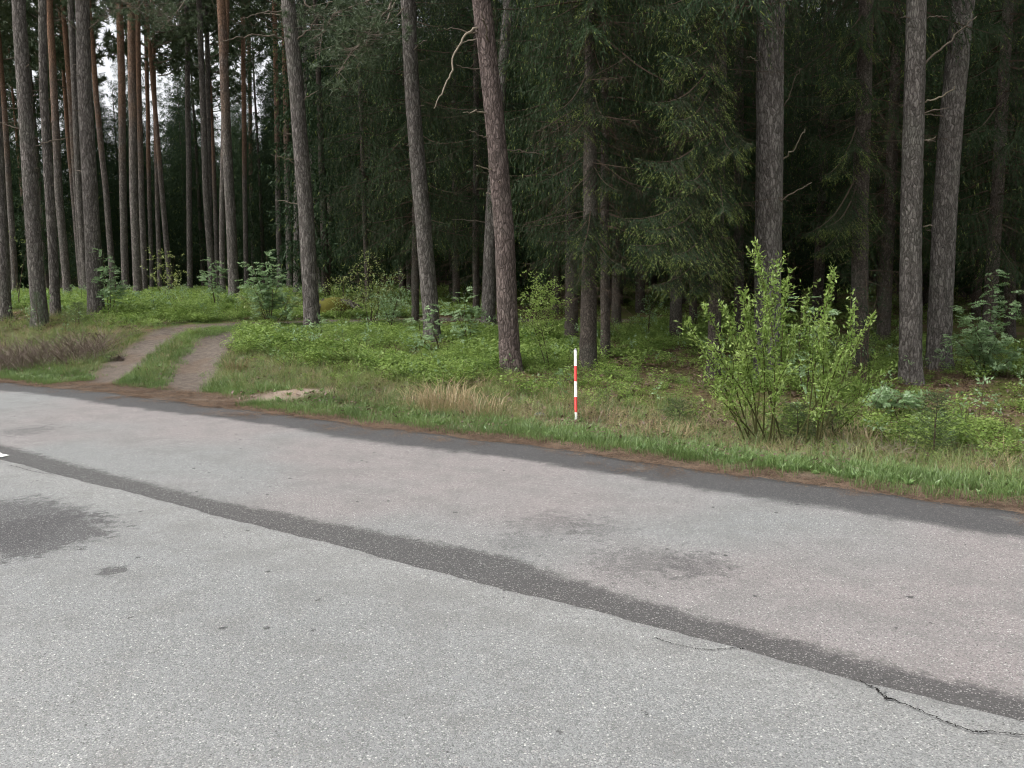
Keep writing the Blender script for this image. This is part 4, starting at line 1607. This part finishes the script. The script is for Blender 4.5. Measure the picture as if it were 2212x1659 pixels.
def willow():
    b = hit(1655, 965)
    t = empty('willow_bush', b, 'bright green leafy willow bush with many upright stems by the road', 'bush')
    r = np.random.default_rng(77)
    S = Soup()
    ends = [(1632, 524, .0, 1.), (1800, 578, -.2, .9), (1700, 600, .3, .8), (1520, 660, .3, .8), (1482, 690, .2, .8), (1560, 655, -.3, .8), (1845, 660, .1, .8),
            (1888, 678, -.2, .75), (1600, 625, .4, .9), (1740, 655, -.4, .9), (1660, 640, .5, .9), (1530, 740, .7, .7), (1780, 690, .5, .8), (1925, 790, .0, .6), (1720, 700, -.5, .9), (1820, 760, .6, .7), (1518, 812, .3, .6), (1610, 720, .7, .9), (1540, 850, .5, .5), (1880, 850, .4, .5), (1700, 790, .8, .7), (1790, 820, .8, .6), (1860, 720, -.5, .8), (1680, 560, -.2, .8)]
    for i, (px, py, dy, k) in enumerate(ends):
        e = at(px, py, b[1] - dy) - b
        foot = np.array([r.normal(0, .13) + (.45 if px > 1730 else 0), r.normal(0, .14), -.05])
        mid = foot + (e - foot) * np.array([.42, .42, .5]) + r.normal(0, .03, 3)
        Q = curve([foot, (foot * .6 + mid * .4), mid, mid * .45 + e * .55 + r.normal(0, .03, 3), e], 16)
        V, F4, F3 = tube(Q, np.linspace(.011, .003, len(Q)), 6)
        mesh_obj('stem', mesh_from('stem', V, [F4, F3], [M['stem']]), t)
        ln = np.linalg.norm(e - foot)
        shoot_leaves(S, r, Q, .40, int(125 * ln * k), .060, .013, .05)
        for m in range(int(7 * k)):
            u = r.uniform(.40, .82)
            j = int(u * 15)
            p = Q[j]
            dv = unit(unit(e - foot) * .7 + r.normal(0, .55, 3) + np.array([0, 0, .45]))
            q2 = curve([p, p + dv * r.uniform(.12, .2), p + dv * r.uniform(.25, .5) + np.array([0, 0, .06])], 6)
            S.add_tube(q2, np.linspace(.004, .0015, 6), 3, 1)
            shoot_leaves(S, r, q2, .1, int(26 * k + 8), .056, .0125, .04)
    mesh_obj('foliage', S.mesh('foliage', [M['willow'], M['stem']]), t)


willow()


def rowan_leaf(r, S, p, dv, L):
    """pinnate leaf: pairs of leaflets along a stalk"""
    dv = unit(dv)
    side = unit(np.cross(dv, np.array([0, 0, 1.]) + r.normal(0, .75, 3)))
    n = 6
    u = np.linspace(.28, 1, n)
    sag = np.array([0, 0, -.25])
    base = p + dv * (L * u)[:, None] + sag * (L * u * u)[:, None]
    ll = L * .34 * (1 - .45 * np.abs(u - .55))
    for sg in (-1, 1):
        dl = unit(side * sg + dv * .45 + sag * .6 + r.normal(0, .08, (n, 3)))
        S.add(diamonds(r, base, dl, ll, ll * .25, .2))
    S.add(diamonds(r, base[-1:], dv[None], ll[-1:], ll[-1:] * .2))
    w = side * .002
    S.add(np.stack([p - w, p + w, base[-1]])[None], 0, 1)


def sapling(name, foot_px, tops, label, cat, nl, L, kind='rowan', group=None, seed=0, depth=None, leaf='rowan', low=.3, spread=.10):
    b = hit(*foot_px)
    if depth is not None:
        b = at(foot_px[0], foot_px[1], depth)
        b[2] = gz(b[0], b[1])
    t = empty(name, b, label, cat, group)
    r = np.random.default_rng(seed)
    S = Soup()
    for (px, py, dy) in tops:
        e = at(px, py, b[1] - dy) - b
        foot = np.array([r.normal(0, .04), r.normal(0, .04), -.05])
        Q = curve([foot, foot * .5 + e * .5 + r.normal(0, .06, 3), e], 12)
        V, F4, F3 = tube(Q, np.linspace(.010, .003, len(Q)), 5)
        mesh_obj('stem', mesh_from('stem', V, [F4, F3], [M['twig']]), t)
        for k in range(int(nl * (2.8 if kind == 'rowan' else 2.2))):
            u = r.uniform(low, 1)
            p = np.array([np.interp(u, np.linspace(0, 1, 12), Q[:, j]) for j in range(3)])
            a = r.uniform(0, 6.28)
            dv = np.array([math.cos(a), math.sin(a), r.uniform(.0, .7)])
            if kind == 'rowan':
                p2 = p + dv * r.uniform(0, spread)
                S.add(np.stack([p, p + [0, 0, .004], p2])[None], 0, 1)
                rowan_leaf(r, S, p2, dv, L * r.uniform(.7, 1.2))
            else:
                p2 = p + dv * r.uniform(.03, spread * 2.2)
                S.add(np.stack([p, p + [0, 0, .004], p2])[None], 0, 1)
                m = 5
                d2 = unit(dv + r.normal(0, .8, (m, 3)))
                S.add(diamonds(r, np.repeat(p2[None], m, 0) + r.normal(0, .03, (m, 3)), d2, L * r.uniform(.7, 1.2, m), L * .28 * r.uniform(.8, 1.2, m)))
    mesh_obj('foliage', S.mesh('foliage', [M[leaf], M['twig']]), t)


G_ROW = 'young rowans under the trees'
sapling('rowan_sapling', (582, 702), [(575, 545, .2), (545, 570, .5), (605, 590, .0), (625, 640, .3), (555, 630, .6), (590, 570, .4), (535, 600, .2)], 'leafy young rowan beside the bend of the track', 'sapling', 14, .21, group=G_ROW, seed=1)
sapling('rowan_sapling', (468, 668), [(458, 560, .2), (470, 580, .0), (444, 590, .2)], 'small rowan in front of the slender pines at the bend', 'sapling', 9, .20, group=G_ROW, seed=2, low=.4)
sapling('rowan_sapling', (232, 682), [(222, 540, 0.), (236, 575, .3), (250, 610, .2)], 'young rowan growing just right of the thick knotty pine', 'sapling', 14, .19, group=G_ROW, seed=3)
sapling('rowan_sapling', (2125, 812), [(2140, 590, .1), (2085, 660, .5), (2185, 640, .2), (2060, 730, .6), (2160, 730, .7), (2110, 690, .9), (2200, 760, .5)], 'bluish green rowan bush at the right edge of the picture', 'sapling', 20, .19, group=G_ROW, seed=4)
sapling('rowan_sapling', (1012, 745), [(1002, 630, .2), (1020, 665, .0), (985, 675, .2)], 'rowan sapling standing between the two middle pines', 'sapling', 11, .19, group=G_ROW, seed=5, low=.25)
sapling('rowan_sapling', (945, 742), [(955, 655, .5), (925, 670, .6), (905, 690, .7)], 'low rowan with leaves across the foot of the tall grey pine', 'sapling', 8, .17, group=G_ROW, seed=6, depth=16.2)
sapling('rowan_sapling', (686, 716), [(676, 690, .6), (664, 700, .7)], 'tiny rowan at the foot of the thick pine right of the track', 'sapling', 6, .14, group=G_ROW, seed=7, depth=18.0)
sapling('rowan_sapling', (1745, 790), [(1735, 640, .0), (1775, 665, .2), (1760, 720, .3)], 'rowan sapling half hidden behind the willow bush', 'sapling', 8, .2, group=G_ROW, seed=8, depth=12.8)
G_SAP = 'thin broadleaf saplings among the bilberry'
sapling('birch_sapling', (800, 705), [(795, 545, .0), (770, 580, .2), (830, 590, .2), (850, 600, -.2), (815, 620, .3)], 'yellow leaved thicket of thin saplings left of the tall grey pine', 'sapling', 26, .055, 'birch', G_SAP, 11, leaf='yellow_leaf', spread=.16)
sapling('birch_sapling', (845, 715), [(840, 600, .0), (870, 620, .2), (860, 650, .3), (820, 640, .4)], 'green leaved thicket of thin saplings left of the tall grey pine', 'sapling', 26, .06, 'birch', G_SAP, 12, leaf='rowan', spread=.16)
sapling('birch_sapling', (730, 700), [(742, 600, .0), (715, 615, .2), (755, 640, .2)], 'loose saplings behind the mossy stump', 'sapling', 18, .055, 'birch', G_SAP, 13, leaf='yellow_leaf', depth=22, spread=.16)
sapling('birch_sapling', (1170, 752), [(1160, 590, .0), (1185, 600, .2), (1205, 620, .2), (1140, 640, .2), (1215, 650, .0)], 'pale green thicket between the reddish pine and the spruce behind the pole', 'sapling', 30, .06, 'birch', G_SAP, 14, leaf='willow', spread=.18)
sapling('birch_sapling', (1190, 800), [(1135, 660, .0), (1165, 690, .3)], 'thin leaning sapling right of the reddish pine', 'sapling', 14, .05, 'birch', G_SAP, 15, leaf='willow', spread=.08)
sapling('birch_sapling', (358, 652), [(345, 545, .0), (378, 550, .2), (335, 580, .2), (385, 590, -.3)], 'sparse yellow leaved sapling right of the clump of far pines', 'sapling', 12, .075, 'birch', G_SAP, 16, leaf='yellow_leaf', depth=28, spread=.2)
sapling('birch_sapling', (610, 700), [(520, 640, .0), (545, 655, .2), (640, 640, .0)], 'yellowish sapling tangled with the leafy rowan at the track', 'sapling', 16, .06, 'birch', G_SAP, 17, leaf='yellow_leaf', spread=.14)
sapling('birch_sapling', (1870, 800), [(1870, 590, .0), (1845, 620, .2), (1895, 640, .0), (1880, 680, .3)], 'dark twiggy sapling in the shade right of the willow bush', 'sapling', 22, .035, 'birch', G_SAP, 18, leaf='spruce_leaf', depth=14, spread=.14)
sapling('birch_sapling', (45, 690), [(20, 500, .0), (62, 520, .1)], 'nearly bare sapling left of the pine with the seedling', 'sapling', 4, .05, 'birch', G_SAP, 19, leaf='yellow_leaf', depth=22, spread=.1)
sapling('birch_sapling', (1400, 690), [(1395, 620, .0), (1420, 640, .2)], 'small green sapling in the shade right of the pole', 'sapling', 14, .06, 'birch', G_SAP, 20, leaf='rowan', depth=20, spread=.14)


# ------------------------------------------------------------------ seedling conifers
def seedling(px, py, h, wid, label, seed, mats, brown=0., kind='spruce'):
    b = hit(px, py)
    t = empty(kind + '_seedling', b, label, 'seedling', 'seedling conifers by the road')
    r = np.random.default_rng(seed)
    V, F4, F3 = tube(np.array([[0, 0, -.05], [r.normal(0, .02), 0, h * .5], [r.normal(0, .02), 0, h]]), np.array([.012, .008, .003]), 5)
    mesh_obj('stem', mesh_from('stem', V, [F4, F3], [M['twig']]), t)
    C = Crown()
    z = .05
    while z < h:
        f = z / h
        L = wid * (1 - f) ** .8 + .05
        for k in range(5):
            if kind == 'spruce':
                a = bough(r, L, 1.3, (.030, .003), .013, .05, .15, .15, .05, .45, False).arrays()
            else:
                S = Soup()
                n = int(60 * L) + 12
                u = r.uniform(.1, 1, n)
                S.add(sprays(r, np.stack([u * L, 0 * u, .35 * L * u * u], -1), np.tile([[1., 0, .4]], (n, 1)), .07, .0025, .55))
                a = S.arrays()
            C.add(a, rotz(k * 1.2566 + r.uniform(0, .5) + z * 7) @ roty(-.25 - .5 * f), (0, 0, z))
        z += max(.05, h * .09)
    mesh_obj('crown', C.mesh('crown', mats), t)


seedling(2016, 985, .62, .42, 'thin spruce seedling in the grass on the right', 1, SD_MATS)
seedling(1722, 962, .42, .55, 'low spreading spruce seedling at the foot of the willow bush', 2, SD_MATS)
seedling(1800, 958, .36, .40, 'second low spruce seedling under the right half of the willow bush', 5, SD_MATS)
seedling(1462, 918, .28, .34, 'small spruce seedling in the grass right of the pole', 3, SD_MATS)
seedling(84, 712, .78, .28, 'bluish pine seedling at the foot of the smooth grey pine', 4, [M['pine_leaf'], M['twig']], kind='pine')
seedling(170, 702, .45, .35, 'small green spruce seedling between two pines on the left', 6, SD_MATS)
sapling('rowan_seedling', (1935, 905), [(1955, 858, .1), (1920, 872, .2), (1940, 862, .0)], 'feathery green rowan seedling low in the grass on the right', 'seedling', 7, .24, seed=31, low=.5)


# ------------------------------------------------------------------ tussocks, brush and litter on the ground
def tussock(px, py, label, seed, n=170, H=.45, rad=.22):
    b = hit(px, py)
    o = mesh_obj('straw_tussock', grass_tuft(seed, n, H, rad, .95, .0035, M['dry'], 'straw_tussock'), None, b)
    tag(o, label, 'grass tussock', 'straw tussocks on the bank')


tussock(962, 892, 'largest pale straw tussock left of the pole', 71, 260, .55, .28)
tussock(1040, 902, 'straw tussock between the large tussock and the pole', 72, 160, .40, .25)
tussock(905, 880, 'small straw tussock left of the largest tussock', 73, 110, .34, .2)
tussock(1300, 908, 'low straw tussock just right of the foot of the pole', 74, 120, .20, .26)
tussock(1440, 950, 'flattened straw tussock between the pole and the willow bush', 75, 130, .24, .28)
tussock(1835, 972, 'straw tussock under the right side of the willow bush', 76, 150, .42, .25)
tussock(510, 800, 'straw tussock at the right edge of the track mouth', 77, 120, .28, .22)


def brush(name, px, py, w, dep, H, n, label, cat, seed, mats, leaves=0):
    b = hit(px, py)
    r = np.random.default_rng(seed)
    S = Soup()
    for k in range(n):
        f = np.array([r.uniform(-w, w), r.uniform(-dep, dep), 0.])
        f[2] = gz(b[0] + f[0], b[1] + f[1]) - b[2] - .02
        h = H * r.uniform(.4, 1.1)
        dv = np.array([r.normal(0, .55), r.normal(0, .55), 1.])
        P = [f, f + dv * h * .5, f + dv * h * np.array([1.3, 1.3, .9]) + r.normal(0, .05, 3)]
        S.add_tube(curve(P, 5), np.linspace(.005, .002, 5), 3, 1)
        for j in range(2):
            p = P[1] + r.normal(0, .03, 3)
            e = p + np.array([r.normal(0, .12), r.normal(0, .12), r.uniform(0, .16)])
            S.add(np.stack([p, p + [.003, 0, .002], e])[None], 0, 1)
    if leaves:
        f = np.stack([r.normal(0, w * .5, leaves), r.normal(0, dep * .5, leaves), 0 * np.arange(leaves)], -1)
        f[:, 2] = height(b[0] + f[:, 0], b[1] + f[:, 1]) - b[2] + r.uniform(0, H * .5, leaves) * np.exp(-(f[:, 0] / w) ** 2 * 2)
        dv = unit(r.normal(0, 1, (leaves, 3)) * np.array([1, 1, .35]))
        S.add(diamonds(r, f, dv, r.uniform(.04, .09, leaves), r.uniform(.012, .022, leaves)), 0, 0)
    o = mesh_obj(name, S.mesh(name, mats), None, b)
    return tag(o, label, cat, kind='thing')


brush('dead_brush', 75, 790, 1.3, .55, .55, 900, 'tangle of reddish brown dead stems at the left edge of the road', 'brush', 5, [M['deadleaf'], M['brush']], 0)
brush('leaf_heap', 1555, 925, .42, .22, .16, 50, 'dark heap of dead leaves and twigs left of the willow bush', 'leaf heap', 6, [M['deadleaf'], M['twig']], 700)
brush('leaf_heap', 1755, 972, .55, .18, .10, 40, 'dark dead leaves under the low seedlings below the willow bush', 'leaf heap', 7, [M['deadleaf'], M['twig']], 500)
brush('root_tangle', 252, 778, .16, .08, .14, 26, 'small dark root tangle at the left rut of the track', 'roots', 8, [M['deadleaf'], M['ash']], 60)
brush('dry_twigs', 1860, 985, .5, .15, .22, 40, 'dry pale twigs lying right of the willow bush', 'twigs', 9, [M['deadleaf'], M['dead_pale']], 0)
brush('grass_stalks', 720, 800, .9, .5, .5, 26, 'few thin upright stalks on the bank right of the track', 'stalks', 10, [M['deadleaf'], M['stem']], 0)


def stump():
    b = hit(722, 680)
    b[2] += .14
    t = empty('mossy_stump', b, 'low mossy stump behind the thick pine right of the track', 'stump')
    r = np.random.default_rng(4)
    n, m = 18, 9
    V = []
    for i in range(m):
        f = i / (m - 1)
        for j in range(n):
            a = 2 * math.pi * j / n
            rr = (.42 * (1 - f ** 3) ** .5 + .01) * (1 + .12 * math.sin(3 * a + 1) + r.normal(0, .03))
            V.append((1.25 * rr * math.cos(a), .8 * rr * math.sin(a), -.06 + .40 * f + r.normal(0, .01)))
    V = np.array(V)
    i = np.arange(m - 1)[:, None] * n
    j = np.arange(n)[None]
    Q = np.stack([i + j, i + (j + 1) % n, i + n + (j + 1) % n, i + n + j], -1).reshape(-1, 4)
    mesh_obj('moss_cap', mesh_from('moss_cap', V, Q, [M['moss']]), t)
    for k, (ex, ey, ez) in enumerate([(.85, -.2, -.02), (.7, -.45, .0), (-.5, -.4, -.02)]):
        P = curve([(.25 * np.sign(ex), -.1, .22), (.5 * ex + .1, .5 * ey, .20), (ex, ey, ez)], 8)
        V, F4, F3 = tube(P, np.linspace(.09, .03, 8), 7)
        mesh_obj('root', mesh_from('root', V, [F4, F3], [M['spruce']]), t)


stump()


# ------------------------------------------------------------------ marker pole
def pole():
    b = hit(1244, 906)
    t = empty('marker_pole', b, 'thin red and white banded pole stuck in the verge grass', 'pole')
    q = NT('pole_white')
    n = q.noise(q.coord(), 45, 4, .7)
    mw = q.surf(q.mix(q.step(n, .38, .5), (.55, .53, .49), (.80, .79, .77)), .5, None, .4)
    q = NT('pole_red')
    n = q.noise(q.coord(), 40, 4, .7)
    mr = q.surf(q.mix(q.step(n, .35, .5), (.36, .035, .03), (.55, .035, .03)), .5, None, .4)
    q = NT('pole_steel')
    ms = q.surf((.35, .35, .35), .4, None, .5)
    zc = b[1] / ray(1244, 906)[1]
    seg = 33.5 * zc / F
    rad = 6.3 * zc / F / 2
    z = -.25
    tops = [15.5 * zc / F + seg * k for k in range(5)]
    lean = np.array([-.004, 0, 0])
    lo = -.22
    for k, hi in enumerate(tops):
        P = np.array([[lean[0] * lo, 0, lo + .0005], [lean[0] * hi, 0, hi - .0005]])
        V, F4, F3 = tube(P, np.array([rad, rad]), 14, cap=False)
        c = len(V)
        V = np.vstack([V, P])
        F3 = np.array([[j, (j + 1) % 14, c] for j in range(14)] + [[14 + j, 14 + (j + 1) % 14, c + 1] for j in range(14)])
        mesh_obj('white_band' if k % 2 == 0 else 'red_band', mesh_from('band', V, [F4, F3], [mw if k % 2 == 0 else mr]), t)
        lo = hi
    P = np.array([[0, 0, tops[-1]], [0, 0, tops[-1] + .012], [0, 0, tops[-1] + .022]])
    P[:, 0] += lean[0] * P[:, 2]
    V, F4, F3 = tube(P, np.array([rad * .9, rad * .75, rad * .3]), 14)
    mesh_obj('cap', mesh_from('cap', V, [F4, F3], [ms]), t)


pole()


def scrap():
    """crumpled dark scrap lying in the grass left of the pole"""
    b = hit(1166, 906)
    r = np.random.default_rng(9)
    n, m = 12, 7
    V = []
    for i in range(m):
        f = i / (m - 1)
        rr = math.sin(math.pi * (f * .96 + .02))
        for j in range(n):
            a = 2 * math.pi * j / n
            k = 1 + r.normal(0, .16)
            V.append((.075 * rr * math.cos(a) * k, .045 * rr * math.sin(a) * k, .01 + .075 * f + r.normal(0, .006)))
    i = np.arange(m - 1)[:, None] * n
    j = np.arange(n)[None]
    Q = np.stack([i + j, i + (j + 1) % n, i + n + (j + 1) % n, i + n + j], -1).reshape(-1, 4)
    q = NT('dark_plastic')
    o = mesh_obj('plastic_scrap', mesh_from('plastic_scrap', np.array(V), Q, [q.surf((.02, .028, .032), .35, None, .5)], smooth=False), None, b)
    tag(o, 'small crumpled dark scrap lying in the grass left of the pole', 'litter')


scrap()
